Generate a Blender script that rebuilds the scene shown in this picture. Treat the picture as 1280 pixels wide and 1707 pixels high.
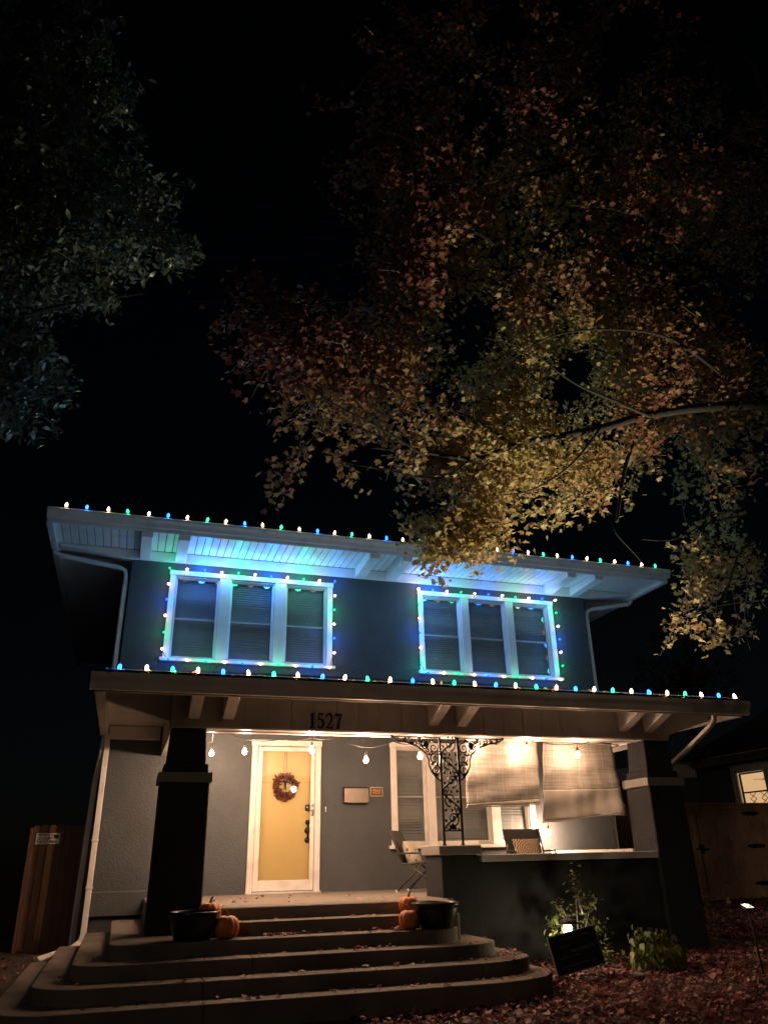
import bpy, bmesh, math, random
import numpy as np
from mathutils import Vector, Matrix
from math import sin, cos, pi, radians, sqrt

random.seed(7); rng = np.random.default_rng(7)
S = bpy.context.scene
for o in list(bpy.data.objects): bpy.data.objects.remove(o)
C = S.collection

# ------------------------------------------------------------------ camera
PITCH, YAW, ROLL, FPX = radians(24.33), radians(18.06), radians(-1.2), 1270.0
_cp, _sp, _cy, _sy = cos(PITCH), sin(PITCH), cos(YAW), sin(YAW)
_f = Vector((_sy*_cp, _cy*_cp, _sp)); _r = Vector((_cy, -_sy, 0)); _u = _r.cross(_f)
_r2 = _r*cos(ROLL) + _u*sin(ROLL); _u2 = _u*cos(ROLL) - _r*sin(ROLL)
CAMZ = 1.5
cam = bpy.data.cameras.new('camera'); co = bpy.data.objects.new('camera', cam); C.objects.link(co)
cam.sensor_fit = 'VERTICAL'; cam.sensor_height = 24.0; cam.lens = 24.0*FPX/1707.0
cam.clip_start = 0.05; cam.clip_end = 2000
co.matrix_world = Matrix(((_r2.x, _u2.x, -_f.x, 0), (_r2.y, _u2.y, -_f.y, 0), (_r2.z, _u2.z, -_f.z, CAMZ), (0, 0, 0, 1)))
S.camera = co
def at(u, v, Y):
    """world point seen at a photo pixel, on the vertical plane y = Y (used to survey the place)"""
    d = _r2*((u-640)/FPX) - _u2*((v-853.5)/FPX) + _f
    d = d*(Y/d.y); return Vector((d.x, d.y, d.z+CAMZ))
def proj(p):
    q = Vector(p)-Vector((0, 0, CAMZ)); w = q.dot(_f)
    return 640+FPX*q.dot(_r2)/w, 853.5-FPX*q.dot(_u2)/w, w

# ------------------------------------------------------------------ world, sun, exposure
SUN_EL, SUN_AZ = radians(24), radians(214)
W = bpy.data.worlds.new('World'); S.world = W; W.use_nodes = True
nt = W.node_tree; nt.nodes.clear()
sky = nt.nodes.new('ShaderNodeTexSky'); sky.sky_type = 'NISHITA'; sky.sun_disc = False
sky.sun_elevation = SUN_EL; sky.sun_rotation = SUN_AZ
bg = nt.nodes.new('ShaderNodeBackground'); bg.inputs[1].default_value = 0.00030
wo = nt.nodes.new('ShaderNodeOutputWorld')
nt.links.new(sky.outputs[0], bg.inputs[0]); nt.links.new(bg.outputs[0], wo.inputs[0])
sl = bpy.data.lights.new('sun', 'SUN'); sl.energy = 0.10; sl.angle = radians(4); sl.color = (1, .80, .60)
so = bpy.data.objects.new('sun', sl); C.objects.link(so)
_sd = Vector((sin(SUN_AZ)*cos(SUN_EL), cos(SUN_AZ)*cos(SUN_EL), sin(SUN_EL)))
so.rotation_euler = _sd.to_track_quat('Z', 'Y').to_euler(); so.location = _sd*40
S.view_settings.view_transform = 'Standard'; S.view_settings.look = 'None'
S.view_settings.exposure = 0.0; S.view_settings.gamma = 1.0; S.view_settings.use_curve_mapping = False
S.render.engine = 'CYCLES'
cy = S.cycles
cy.use_denoising = True
try: cy.denoiser = 'OPENIMAGEDENOISE'
except Exception: pass
cy.max_bounces = 6; cy.diffuse_bounces = 3; cy.glossy_bounces = 3; cy.transmission_bounces = 4; cy.transparent_max_bounces = 8
cy.caustics_reflective = False; cy.caustics_refractive = False
cy.sample_clamp_indirect = 4.0

# lamp strengths (watts) and colours
WARM = (1.0, .61, .385)
P_WHITE, P_BLUE, P_GREEN, P_PATIO = 3.2, 10.0, 4.5, 36.0

# ------------------------------------------------------------------ materials
def newmat(name):
    m = bpy.data.materials.new(name); m.use_nodes = True; return m, m.node_tree, m.node_tree.nodes['Principled BSDF']
def N(nt, t, **kw):
    n = nt.nodes.new(t)
    for k, v in kw.items(): setattr(n, k, v)
    return n
def mat(name, col, rough=.6, var=.12, vscale=3.0, bump=0.0, bscale=40.0, metal=0.0, spec=.5, stretch=None, dirt=None, detail=6, bdist=.01):
    m, nt, p = newmat(name)
    L = nt.links.new
    tc = N(nt, 'ShaderNodeTexCoord'); geo = N(nt, 'ShaderNodeNewGeometry')
    src = geo.outputs['Position']
    if stretch:
        mp = N(nt, 'ShaderNodeMapping'); mp.inputs['Scale'].default_value = stretch
        L(src, mp.inputs['Vector']); src = mp.outputs['Vector']
    no = N(nt, 'ShaderNodeTexNoise'); no.inputs['Scale'].default_value = vscale; no.inputs['Detail'].default_value = detail
    no.inputs['Roughness'].default_value = .62
    L(src, no.inputs['Vector'])
    rp = N(nt, 'ShaderNodeValToRGB')
    a = [max(0, c*(1-var)) for c in col]; b = [min(1, c*(1+var)) for c in col]
    rp.color_ramp.elements[0].position = .3; rp.color_ramp.elements[1].position = .7
    rp.color_ramp.elements[0].color = (*a, 1); rp.color_ramp.elements[1].color = (*b, 1)
    L(no.outputs['Fac'], rp.inputs['Fac'])
    out = rp.outputs['Color']
    if dirt:
        n2 = N(nt, 'ShaderNodeTexNoise'); n2.inputs['Scale'].default_value = dirt[1]; n2.inputs['Detail'].default_value = 8
        L(geo.outputs['Position'], n2.inputs['Vector'])
        r2 = N(nt, 'ShaderNodeMapRange'); r2.inputs['From Min'].default_value = .5; r2.inputs['From Max'].default_value = .72
        r2.inputs['To Max'].default_value = dirt[2]
        L(n2.outputs['Fac'], r2.inputs['Value'])
        mx = N(nt, 'ShaderNodeMix', data_type='RGBA')
        L(r2.outputs['Result'], mx.inputs['Factor']); L(out, mx.inputs[6]); mx.inputs[7].default_value = (*dirt[0], 1)
        out = mx.outputs[2]
    L(out, p.inputs['Base Color'])
    p.inputs['Roughness'].default_value = rough; p.inputs['Metallic'].default_value = metal
    p.inputs['Specular IOR Level'].default_value = spec
    if bump:
        n3 = N(nt, 'ShaderNodeTexNoise'); n3.inputs['Scale'].default_value = bscale; n3.inputs['Detail'].default_value = 5
        n3.inputs['Roughness'].default_value = .6
        L(src if stretch else geo.outputs['Position'], n3.inputs['Vector'])
        bp = N(nt, 'ShaderNodeBump'); bp.inputs['Strength'].default_value = bump; bp.inputs['Distance'].default_value = bdist
        L(n3.outputs['Fac'], bp.inputs['Height']); L(bp.outputs['Normal'], p.inputs['Normal'])
    return m
def emis(name, col, s):
    m, nt, p = newmat(name)
    p.inputs['Base Color'].default_value = (*[.03*c for c in col], 1); p.inputs['Specular IOR Level'].default_value = .1
    p.inputs['Emission Color'].default_value = (*col, 1); p.inputs['Emission Strength'].default_value = s
    p.inputs['Roughness'].default_value = .3
    m.cycles.emission_sampling = 'NONE'
    # slight unevenness of the glass colour
    no = N(nt, 'ShaderNodeTexNoise'); no.inputs['Scale'].default_value = 30
    bpn = N(nt, 'ShaderNodeBump'); bpn.inputs['Strength'].default_value = .1
    nt.links.new(no.outputs['Fac'], bpn.inputs['Height']); nt.links.new(bpn.outputs['Normal'], p.inputs['Normal'])
    return m
def glassmat(name, tint=(.9, .93, .93), refl=.12):
    m, nt, p = newmat(name); nt.nodes.remove(p); L = nt.links.new
    tr = N(nt, 'ShaderNodeBsdfTransparent'); tr.inputs[0].default_value = (*tint, 1)
    gl = N(nt, 'ShaderNodeBsdfGlossy'); gl.inputs['Roughness'].default_value = .03; gl.inputs['Color'].default_value = (1, 1, 1, 1)
    fr = N(nt, 'ShaderNodeFresnel'); fr.inputs['IOR'].default_value = 1.5
    no = N(nt, 'ShaderNodeTexNoise'); no.inputs['Scale'].default_value = 2.5
    geo = N(nt, 'ShaderNodeNewGeometry'); L(geo.outputs['Position'], no.inputs['Vector'])
    bp = N(nt, 'ShaderNodeBump'); bp.inputs['Strength'].default_value = .08; bp.inputs['Distance'].default_value = .02
    L(no.outputs['Fac'], bp.inputs['Height']); L(bp.outputs['Normal'], gl.inputs['Normal'])
    ad = N(nt, 'ShaderNodeMath', operation='ADD'); ad.inputs[1].default_value = refl*.3
    inv = N(nt, 'ShaderNodeMath', operation='SUBTRACT'); inv.inputs[0].default_value = 1.0; L(geo.outputs['Backfacing'], inv.inputs[1])
    mu = N(nt, 'ShaderNodeMath', operation='MULTIPLY'); L(fr.outputs[0], mu.inputs[0]); L(inv.outputs[0], mu.inputs[1])
    L(mu.outputs[0], ad.inputs[0])
    mx = N(nt, 'ShaderNodeMixShader'); L(ad.outputs[0], mx.inputs[0]); L(tr.outputs[0], mx.inputs[1]); L(gl.outputs[0], mx.inputs[2])
    L(mx.outputs[0], nt.nodes['Material Output'].inputs[0]); return m
def leafmat(name, trans=.45, rough=.45, gloss=.5, attr='tint'):
    m, nt, p = newmat(name); L = nt.links.new
    at_ = N(nt, 'ShaderNodeAttribute', attribute_name=attr)
    no = N(nt, 'ShaderNodeTexNoise'); no.inputs['Scale'].default_value = 25
    geo = N(nt, 'ShaderNodeNewGeometry'); L(geo.outputs['Position'], no.inputs['Vector'])
    mr = N(nt, 'ShaderNodeMapRange'); mr.inputs['To Min'].default_value = .6; mr.inputs['To Max'].default_value = 1.35
    L(no.outputs['Fac'], mr.inputs['Value'])
    mul = N(nt, 'ShaderNodeVectorMath', operation='SCALE'); L(at_.outputs['Color'], mul.inputs[0]); L(mr.outputs['Result'], mul.inputs['Scale'])
    L(mul.outputs[0], p.inputs['Base Color'])
    p.inputs['Roughness'].default_value = rough; p.inputs['Specular IOR Level'].default_value = gloss
    tl = N(nt, 'ShaderNodeBsdfTranslucent'); L(mul.outputs[0], tl.inputs['Color'])
    mx = N(nt, 'ShaderNodeMixShader'); mx.inputs[0].default_value = trans
    L(p.outputs[0], mx.inputs[1]); L(tl.outputs[0], mx.inputs[2]); L(mx.outputs[0], nt.nodes['Material Output'].inputs[0])
    return m

M = {}
M['stucco'] = mat('stucco', (.066, .076, .084), .75, .16, 1.6, bump=.5, bscale=42, bdist=.018, dirt=((.040, .043, .046), .9, .75))
M['pillar'] = mat('dark_stucco', (.027, .028, .031), .92, .15, 2.0, bump=.6, bscale=38, bdist=.012, spec=.2)
M['white'] = mat('white_paint', (.74, .75, .75), .42, .05, 4, bump=.12, bscale=70, bdist=.004, dirt=((.5, .5, .48), 3, .35))
M['trim'] = mat('trim_paint', (.80, .78, .75), .4, .05, 5, bump=.15, bscale=60, bdist=.004, dirt=((.48, .45, .41), 4, .45))
M['beam'] = mat('beam_paint', (.60, .575, .55), .5, .10, 2.5, bump=.12, bscale=50, bdist=.004, dirt=((.44, .41, .385), 3, .6))
M['cap'] = mat('cap_paint', (.22, .205, .19), .55, .1, 2.5, bump=.12, bscale=50, bdist=.004)
M['gutter'] = mat('gutter_paint', (.66, .67, .67), .4, .1, 2.5, bump=.08, bscale=20, bdist=.004, dirt=((.3, .29, .28), 5, .5))
M['concrete'] = mat('concrete', (.145, .122, .103), .85, .16, 2.2, bump=.35, bscale=55, bdist=.006, dirt=((.065, .055, .046), 1.6, .85))
M['paintconc'] = mat('painted_floor', (.19, .165, .14), .6, .12, 2.2, bump=.2, bscale=60, bdist=.004, dirt=((.11, .095, .08), 2.2, .6))
M['shingle'] = mat('shingle', (.035, .036, .04), .9, .35, 9, bump=.6, bscale=60, bdist=.01, dirt=((.07, .06, .05), 5, .6))
M['glass'] = glassmat('window_glass', (.86, .88, .88), .12)
M['stormglass'] = glassmat('storm_glass', (.93, .94, .93), .1)
M['blind'] = mat('blind', (.46, .47, .47), .55, .1, 3)
M['sash'] = mat('sash_paint', (.34, .35, .35), .5, .1, 5)
M['dark'] = mat('dark_interior', (.02, .02, .022), .9, .1)
M['door'] = mat('yellow_door', (.82, .61, .26), .38, .04, 2, bump=.06, bscale=30, bdist=.003)
M['black'] = mat('black_metal', (.007, .007, .0075), .6, .2, 20, bump=.15, bscale=120, bdist=.002)
M['blackplastic'] = mat('black_plastic', (.015, .015, .016), .35, .2, 10)
M['chrome'] = mat('satin_nickel', (.6, .58, .55), .22, .08, 30, metal=1.0)
M['steel'] = mat('brushed_steel', (.20, .17, .145), .42, .1, 8, metal=1.0, bump=.08, bscale=150, bdist=.002)
M['pot'] = mat('black_glazed_pot', (.005, .005, .0055), .28, .2, 6, spec=.35)
M['sling'] = mat('sling_fabric', (.032, .029, .026), .8, .15, 30, bump=.2, bscale=300, bdist=.002)
M['frame'] = mat('chair_frame', (.03, .028, .027), .4, .1, 10)
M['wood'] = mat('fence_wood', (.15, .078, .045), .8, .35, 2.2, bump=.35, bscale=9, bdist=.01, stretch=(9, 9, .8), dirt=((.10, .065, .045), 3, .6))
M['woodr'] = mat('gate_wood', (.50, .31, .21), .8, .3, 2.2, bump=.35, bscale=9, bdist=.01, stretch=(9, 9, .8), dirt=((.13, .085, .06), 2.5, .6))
M['bark'] = mat('bark', (.018, .015, .012), .9, .3, 6, bump=.8, bscale=22, bdist=.02)
M['twig'] = mat('twig_bark', (.16, .14, .12), .85, .25, 12, bump=.4, bscale=60, bdist=.004)
M['soil'] = mat('soil', (.045, .033, .026), .95, .4, 5, bump=.8, bscale=22, bdist=.03)
M['stone'] = mat('edging_stone', (.16, .13, .11), .9, .3, 4, bump=.6, bscale=18, bdist=.02)
def shade_mat():
    m, nt, p = newmat('woven_shade'); L = nt.links.new
    geo = N(nt, 'ShaderNodeNewGeometry'); sp = N(nt, 'ShaderNodeSeparateXYZ'); L(geo.outputs['Position'], sp.inputs[0])
    mp = N(nt, 'ShaderNodeMapping'); mp.inputs['Scale'].default_value = (1.2, 1, 26); L(geo.outputs['Position'], mp.inputs[0])
    n1 = N(nt, 'ShaderNodeTexNoise'); n1.inputs['Scale'].default_value = 2.0; n1.inputs['Detail'].default_value = 4; L(mp.outputs[0], n1.inputs['Vector'])
    mp2 = N(nt, 'ShaderNodeMapping'); mp2.inputs['Scale'].default_value = (60, 1, 2.5); L(geo.outputs['Position'], mp2.inputs[0])
    n2 = N(nt, 'ShaderNodeTexNoise'); n2.inputs['Scale'].default_value = 1.0; n2.inputs['Detail'].default_value = 3; L(mp2.outputs[0], n2.inputs['Vector'])
    ml = N(nt, 'ShaderNodeMath', operation='MULTIPLY'); ml.inputs[1].default_value = 2*pi/.013; L(sp.outputs['Z'], ml.inputs[0])
    sn = N(nt, 'ShaderNodeMath', operation='SINE'); L(ml.outputs[0], sn.inputs[0])
    a1 = N(nt, 'ShaderNodeMath', operation='MULTIPLY_ADD'); L(sn.outputs[0], a1.inputs[0]); a1.inputs[1].default_value = .16; L(n1.outputs['Fac'], a1.inputs[2])
    a2 = N(nt, 'ShaderNodeMath', operation='MULTIPLY_ADD'); L(n2.outputs['Fac'], a2.inputs[0]); a2.inputs[1].default_value = .55; L(a1.outputs[0], a2.inputs[2])
    rp = N(nt, 'ShaderNodeValToRGB'); L(a2.outputs[0], rp.inputs[0]); e = rp.color_ramp.elements
    e[0].position = .5; e[0].color = (.20,.175,.15,1); e[1].position = 1.0; e[1].color = (.42,.385,.34,1)
    L(rp.outputs[0], p.inputs['Base Color']); p.inputs['Roughness'].default_value = .42
    bp = N(nt, 'ShaderNodeBump'); bp.inputs['Strength'].default_value = .5; bp.inputs['Distance'].default_value = .006; L(a2.outputs[0], bp.inputs['Height']); L(bp.outputs[0], p.inputs['Normal'])
    return m
M['shade'] = shade_mat()
M['hem'] = mat('shade_hem', (.46, .42, .37), .45, .06, 6)
M['cord'] = mat('cable', (.02, .022, .02), .6, .1)
M['greencord'] = mat('green_cable', (.015, .04, .02), .6, .1)
M['socket'] = mat('socket', (.02, .02, .02), .5, .1)
M['sidewall'] = mat('neighbour_siding', (.13, .12, .11), .8, .12, 2, bump=.2, bscale=20)
M['nroof'] = mat('neighbour_roof', (.035, .033, .032), .9, .3, 6)
M['ntrim'] = mat('neighbour_trim', (.78, .70, .63), .6, .1, 3)
M['signdark'] = mat('yard_sign_face', (.012, .011, .012), .45, .25, 8)
M['signgrey'] = mat('yard_sign_lettering', (.13, .12, .12), .55, .2, 8)
M['signframe'] = mat('sign_frame', (.16, .15, .14), .45, .1, 8)
M['signwhite'] = mat('sign_white', (.85, .82, .77), .5, .06, 20)
M['signink'] = mat('sign_ink', (.03, .02, .015), .6, .1)
M['orange'] = mat('sign_orange', (.75, .28, .06), .5, .15, 60)
M['creamink'] = mat('sign_cream', (.75, .62, .42), .5, .1, 60)
M['bronze'] = mat('plaque_bronze', (.055, .035, .02), .4, .2, 20)
M['goldrim'] = mat('plaque_rim', (.55, .45, .30), .35, .1, 20, metal=.6)
M['wreath'] = leafmat('wreath_leaf', .15, .6, .3)
M['maple'] = leafmat('maple_leaf', .5, .5, .35)
M['evergreen'] = leafmat('evergreen_leaf', .15, .32, .6)
M['shrub'] = leafmat('shrub_leaf', .35, .5, .4)
M['litter'] = leafmat('fallen_leaf', .25, .55, .4)
M['e_white'] = emis('bulb_white', (1.0, .80, .48), 9.0)
M['e_blue'] = emis('bulb_blue', (.010, .055, 1.0), 6.0)
M['e_green'] = emis('bulb_green', (.02, .62, .25), 2.0)
M['e_patio'] = emis('patio_bulb', (1.0, .78, .46), 30.0)
M['e_path'] = emis('path_lantern', (1.0, .92, .62), 5.0)
M['e_spot'] = emis('spot_ring', (1.0, .88, .6), 1.2)
M['e_room'] = emis('lit_room', (.85, .52, .24), .8)
M['e_room2'] = emis('lit_ceiling', (1.0, .74, .42), .95)

def pumpkin_mat():
    m = mat('pumpkin', (.55, .15, .03), .5, .18, 8, bump=.15, bscale=40, bdist=.004, dirt=((.36, .11, .03), 6, .5)); return m
M['pumpkin'] = pumpkin_mat()
M['stem'] = mat('pumpkin_stem', (.20, .16, .09), .85, .3, 20, bump=.5, bscale=80)

def pillow_mandala():
    m, nt, p = newmat('mandala_cushion'); L = nt.links.new
    tc = N(nt, 'ShaderNodeTexCoord'); sp = N(nt, 'ShaderNodeSeparateXYZ'); L(tc.outputs['Object'], sp.inputs[0])
    def mth(op, a, b=None):
        n = N(nt, 'ShaderNodeMath', operation=op)
        for i, x in enumerate((a, b)):
            if x is None: continue
            if isinstance(x, (int, float)): n.inputs[i].default_value = x
            else: L(x, n.inputs[i])
        return n.outputs[0]
    x, z = sp.outputs['X'], sp.outputs['Z']
    r = mth('SQRT', mth('ADD', mth('MULTIPLY', x, x), mth('MULTIPLY', z, z)))
    a = mth('ARCTAN2', z, x)
    pet = mth('SINE', mth('MULTIPLY', a, 16.0))
    w = mth('SINE', mth('ADD', mth('MULTIPLY', r, 170.0), mth('MULTIPLY', pet, 1.3)))
    rp = N(nt, 'ShaderNodeValToRGB'); L(mth('ADD', mth('MULTIPLY', w, .5), .5), rp.inputs[0])
    e = rp.color_ramp.elements; e[0].color = (.14, .09, .06, 1); e[1].color = (.55, .47, .34, 1)
    e[0].position = .25; e[1].position = .6
    el = e.new(.42); el.color = (.33, .17, .06, 1)
    L(rp.outputs[0], p.inputs['Base Color']); p.inputs['Roughness'].default_value = .9
    return m
def pillow_floral():
    m, nt, p = newmat('floral_cushion'); L = nt.links.new
    tc = N(nt, 'ShaderNodeTexCoord'); vo = N(nt, 'ShaderNodeTexVoronoi'); vo.inputs['Scale'].default_value = 14
    L(tc.outputs['Object'], vo.inputs['Vector'])
    no = N(nt, 'ShaderNodeTexNoise'); no.inputs['Scale'].default_value = 40; L(tc.outputs['Object'], no.inputs['Vector'])
    ad = N(nt, 'ShaderNodeMath', operation='MULTIPLY_ADD'); L(no.outputs['Fac'], ad.inputs[0]); ad.inputs[1].default_value = .5; L(vo.outputs['Distance'], ad.inputs[2])
    rp = N(nt, 'ShaderNodeValToRGB'); L(ad.outputs[0], rp.inputs[0]); e = rp.color_ramp.elements
    e[0].position = .50; e[0].color = (.10, .08, .04, 1); e[1].position = .60; e[1].color = (.52, .47, .38, 1)
    L(rp.outputs[0], p.inputs['Base Color']); p.inputs['Roughness'].default_value = .9
    return m
M['mandala'] = pillow_mandala(); M['floral'] = pillow_floral()

# ------------------------------------------------------------------ mesh helpers
class MB:
    def __init__(s): s.v = []; s.f = []; s.sm = False
    def add(s, vs, fs):
        o = len(s.v); s.v += [Vector(v) for v in vs]; s.f += [tuple(i+o for i in f) for f in fs]; return s
    def box(s, x0, x1, y0, y1, z0, z1):
        return s.add([(x0,y0,z0),(x1,y0,z0),(x1,y1,z0),(x0,y1,z0),(x0,y0,z1),(x1,y0,z1),(x1,y1,z1),(x0,y1,z1)],
                     [(0,3,2,1),(4,5,6,7),(0,1,5,4),(1,2,6,5),(2,3,7,6),(3,0,4,7)])
    def hexa(s, b, t):   # bottom 4 points, top 4 points (same winding, ccw from above)
        return s.add(list(b)+list(t), [(0,3,2,1),(4,5,6,7),(0,1,5,4),(1,2,6,5),(2,3,7,6),(3,0,4,7)])
    def frustum(s, cx, cy, z0, z1, hx0, hy0, hx1, hy1):
        return s.hexa([(cx-hx0,cy-hy0,z0),(cx+hx0,cy-hy0,z0),(cx+hx0,cy+hy0,z0),(cx-hx0,cy+hy0,z0)],
                      [(cx-hx1,cy-hy1,z1),(cx+hx1,cy-hy1,z1),(cx+hx1,cy+hy1,z1),(cx-hx1,cy+hy1,z1)])
    def prism(s, poly, z0, z1):  # poly list of (x,y) ccw
        n = len(poly)
        return s.add([(x,y,z0) for x,y in poly]+[(x,y,z1) for x,y in poly],
                     [tuple(range(n-1,-1,-1)), tuple(range(n,2*n))]+[(i,(i+1)%n,n+(i+1)%n,n+i) for i in range(n)])
    def prism_y(s, poly, y0, y1):  # poly list of (x,z), extruded along y (y0 = front)
        n = len(poly)
        return s.add([(x,y0,z) for x,z in poly]+[(x,y1,z) for x,z in poly],
                     [tuple(range(n)), tuple(range(2*n-1,n-1,-1))]+[(i,n+i,n+(i+1)%n,(i+1)%n) for i in range(n)])
    def prism_x(s, poly, x0, x1):  # poly list of (y,z)
        n = len(poly)
        return s.add([(x0,y,z) for y,z in poly]+[(x1,y,z) for y,z in poly],
                     [tuple(range(n-1,-1,-1)), tuple(range(n,2*n))]+[(i,(i+1)%n,n+(i+1)%n,n+i) for i in range(n)])
    def tube(s, pts, r, n=6, caps=True, rect=None):
        pts = [Vector(p) for p in pts]
        rs = r if isinstance(r, (list, tuple)) else [r]*len(pts)
        up = Vector((0,0,1)); o = len(s.v); prev = None
        for i, p in enumerate(pts):
            t = (pts[min(i+1,len(pts)-1)]-pts[max(i-1,0)])
            if t.length < 1e-9: t = Vector((0,0,1))
            t.normalize()
            if prev is None:
                a = Vector((1,0,0)) if abs(t.x) < .8 else Vector((0,1,0))
                x = (a - t*a.dot(t)).normalized()
            else:
                x = (prev - t*prev.dot(t))
                x = x.normalized() if x.length > 1e-6 else Vector((0,1,0))
            prev = x; y = t.cross(x)
            if rect:
                hw, hd = rect
                for a_, b_ in ((-hw,-hd),(hw,-hd),(hw,hd),(-hw,hd)): s.v.append(p + x*a_ + y*b_)
            else:
                for k in range(n):
                    an = 2*pi*k/n; s.v.append(p + x*cos(an)*rs[i] + y*sin(an)*rs[i])
        if rect: n = 4
        for i in range(len(pts)-1):
            for k in range(n):
                s.f.append((o+i*n+k, o+i*n+(k+1)%n, o+(i+1)*n+(k+1)%n, o+(i+1)*n+k))
        if caps:
            s.f.append(tuple(o+k for k in range(n-1,-1,-1))); e = o+(len(pts)-1)*n
            s.f.append(tuple(e+k for k in range(n)))
        return s
    def lathe(s, prof, c=(0,0,0), n=16, rib=None):
        c = Vector(c); o = len(s.v); m = len(prof)
        for k in range(n):
            a = 2*pi*k/n; q = rib(a) if rib else 1.0
            for r, z in prof: s.v.append(c + Vector((cos(a)*r*q, sin(a)*r*q, z)))
        for k in range(n):
            for j in range(m-1):
                a, b = o+k*m+j, o+((k+1)%n)*m+j
                s.f.append((a, b, b+1, a+1))
        return s
    def ribbon(s, pts, w, y0, y1):   # flat stroke in xz extruded along y
        pts = [Vector((p[0],0,p[1])) for p in pts]
        ws = w if isinstance(w, (list, tuple)) else [w]*len(pts)
        L_, R_ = [], []
        for i, p in enumerate(pts):
            t = (pts[min(i+1,len(pts)-1)]-pts[max(i-1,0)]).normalized(); nrm = Vector((-t.z,0,t.x))*ws[i]/2
            L_.append(p+nrm); R_.append(p-nrm)
        n = len(pts); o = len(s.v)
        for y in (y0, y1):
            for q in L_+R_: s.v.append(Vector((q.x, y, q.z)))
        for i in range(n-1):
            s.f.append((o+i, o+i+1, o+n+i+1, o+n+i)); s.f.append((o+2*n+i, o+3*n+i, o+3*n+i+1, o+2*n+i+1))
            s.f.append((o+i, o+2*n+i, o+2*n+i+1, o+i+1)); s.f.append((o+n+i, o+n+i+1, o+3*n+i+1, o+3*n+i))
        for i in (0, n-1): s.f.append((o+i, o+n+i, o+3*n+i, o+2*n+i))
        return s
    def xf(s, mtx):
        s.v = [mtx @ v for v in s.v]; return s

WL = {}   # world location of every object's origin (nothing parental is rotated)
def tag(o, label=None, cat=None, group=None, kind=None):
    if label: o['label'] = label
    if cat: o['category'] = cat
    if group: o['group'] = group
    if kind: o['kind'] = kind
    return o
def thing(name, loc, label, cat, group=None):
    o = bpy.data.objects.new(name, None); o.empty_display_size = .1; C.objects.link(o)
    o.location = loc; WL[o.name] = Vector(loc); return tag(o, label, cat, group)
def mesh_of(name, mb, bev=0, smooth=False, org=(0,0,0), seg=1):
    me = bpy.data.meshes.new(name); org = Vector(org)
    me.from_pydata([v-org for v in mb.v], [], mb.f); me.update()
    if True:
        bm = bmesh.new(); bm.from_mesh(me)
        bmesh.ops.recalc_face_normals(bm, faces=bm.faces)
        if bev:
            es = [e for e in bm.edges if len(e.link_faces) == 2 and e.calc_face_angle(0) > .5]
            bmesh.ops.bevel(bm, geom=es, offset=bev, offset_type='OFFSET', segments=seg, profile=.5, affect='EDGES', clamp_overlap=True)
        bm.to_mesh(me); bm.free()
    if smooth: me.polygons.foreach_set('use_smooth', [True]*len(me.polygons))
    return me
def place(name, me, m, parent, loc):
    o = bpy.data.objects.new(name, me); C.objects.link(o)
    if m is not None and not me.materials: me.materials.append(M[m] if isinstance(m, str) else m)
    loc = Vector(loc); WL[o.name] = loc
    if parent is not None: o.parent = parent; o.location = loc - WL[parent.name]
    else: o.location = loc
    return o
def part(name, mb, m, parent=None, bev=0, smooth=False, org=None, seg=1):
    if org is None:
        mn = Vector((min(v.x for v in mb.v), min(v.y for v in mb.v), min(v.z for v in mb.v)))
        mx = Vector((max(v.x for v in mb.v), max(v.y for v in mb.v), max(v.z for v in mb.v)))
        org = Vector(((mn.x+mx.x)/2, (mn.y+mx.y)/2, mn.z))
    return place(name, mesh_of(name, mb, bev, smooth, org, seg), m, parent, org)
def bx(x0, x1, y0, y1, z0, z1): return MB().box(x0, x1, y0, y1, z0, z1)
def struct(name, mb, m, **k): return tag(part(name, mb, m, **k), kind='structure')
def lamp(name, parent, loc, watts, col, radius=.03, spot=None):
    l = bpy.data.lights.new(name, 'SPOT' if spot else 'POINT'); l.energy = watts; l.color = col; l.shadow_soft_size = radius
    try: l.use_soft_falloff = False
    except Exception: pass
    o = bpy.data.objects.new(name, l); C.objects.link(o); loc = Vector(loc)
    if spot:
        d, size = spot; l.spot_size = size; l.spot_blend = 1.0
        o.rotation_euler = (-Vector(d)).to_track_quat('Z', 'Y').to_euler()
    o.parent = parent; o.location = loc - WL[parent.name]; return o

# leaves as one mesh through numpy
def leaf_template(kind):
    if kind == 'maple':
        out = [(0,-.30),(.22,-.22),(.50,-.20),(.36,.02),(.58,.26),(.24,.26),(0,.72),(-.24,.26),(-.58,.26),(-.36,.02),(-.50,-.20),(-.22,-.22)]
        v = [(0,0,0)]+[(x,y,-.22*abs(x)-.12*max(0,y)**2) for x,y in out]
        f = [(0,i,i+1) for i in range(1,12)]+[(0,12,1)]
    elif kind == 'oval':
        v = [(0,-.5,0),(.17,-.2,.05),(.20,.15,.06),(0,.55,-.06),(-.20,.15,.06),(-.17,-.2,.05)]
        f = [(0,1,5),(1,2,4),(1,4,5),(2,3,4)]
    elif kind == 'litter':
        v = [(0,-.4,.0),(.38,-.22,.16),(.45,.2,.10),(0,.6,.0),(-.45,.2,.20),(-.35,-.25,.06),(0,.05,-.05)]
        f = [(6,0,1),(6,1,2),(6,2,3),(6,3,4),(6,4,5),(6,5,0)]
    else:   # broad drooping leaf
        v = [(0,-.42,0),(.30,-.44,.02),(.40,-.10,.08),(.22,.28,.02),(0,.62,-.12),(-.22,.28,.02),(-.40,-.10,.08),(-.30,-.44,.02),(0,-.2,-.03),(0,.1,-.03)]
        f = [(0,1,8),(1,2,9),(1,9,8),(2,3,9),(3,4,9),(4,5,9),(5,6,9),(6,7,8),(6,8,9),(7,0,8)]
    return np.array(v, float), np.array(f, int)
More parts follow.
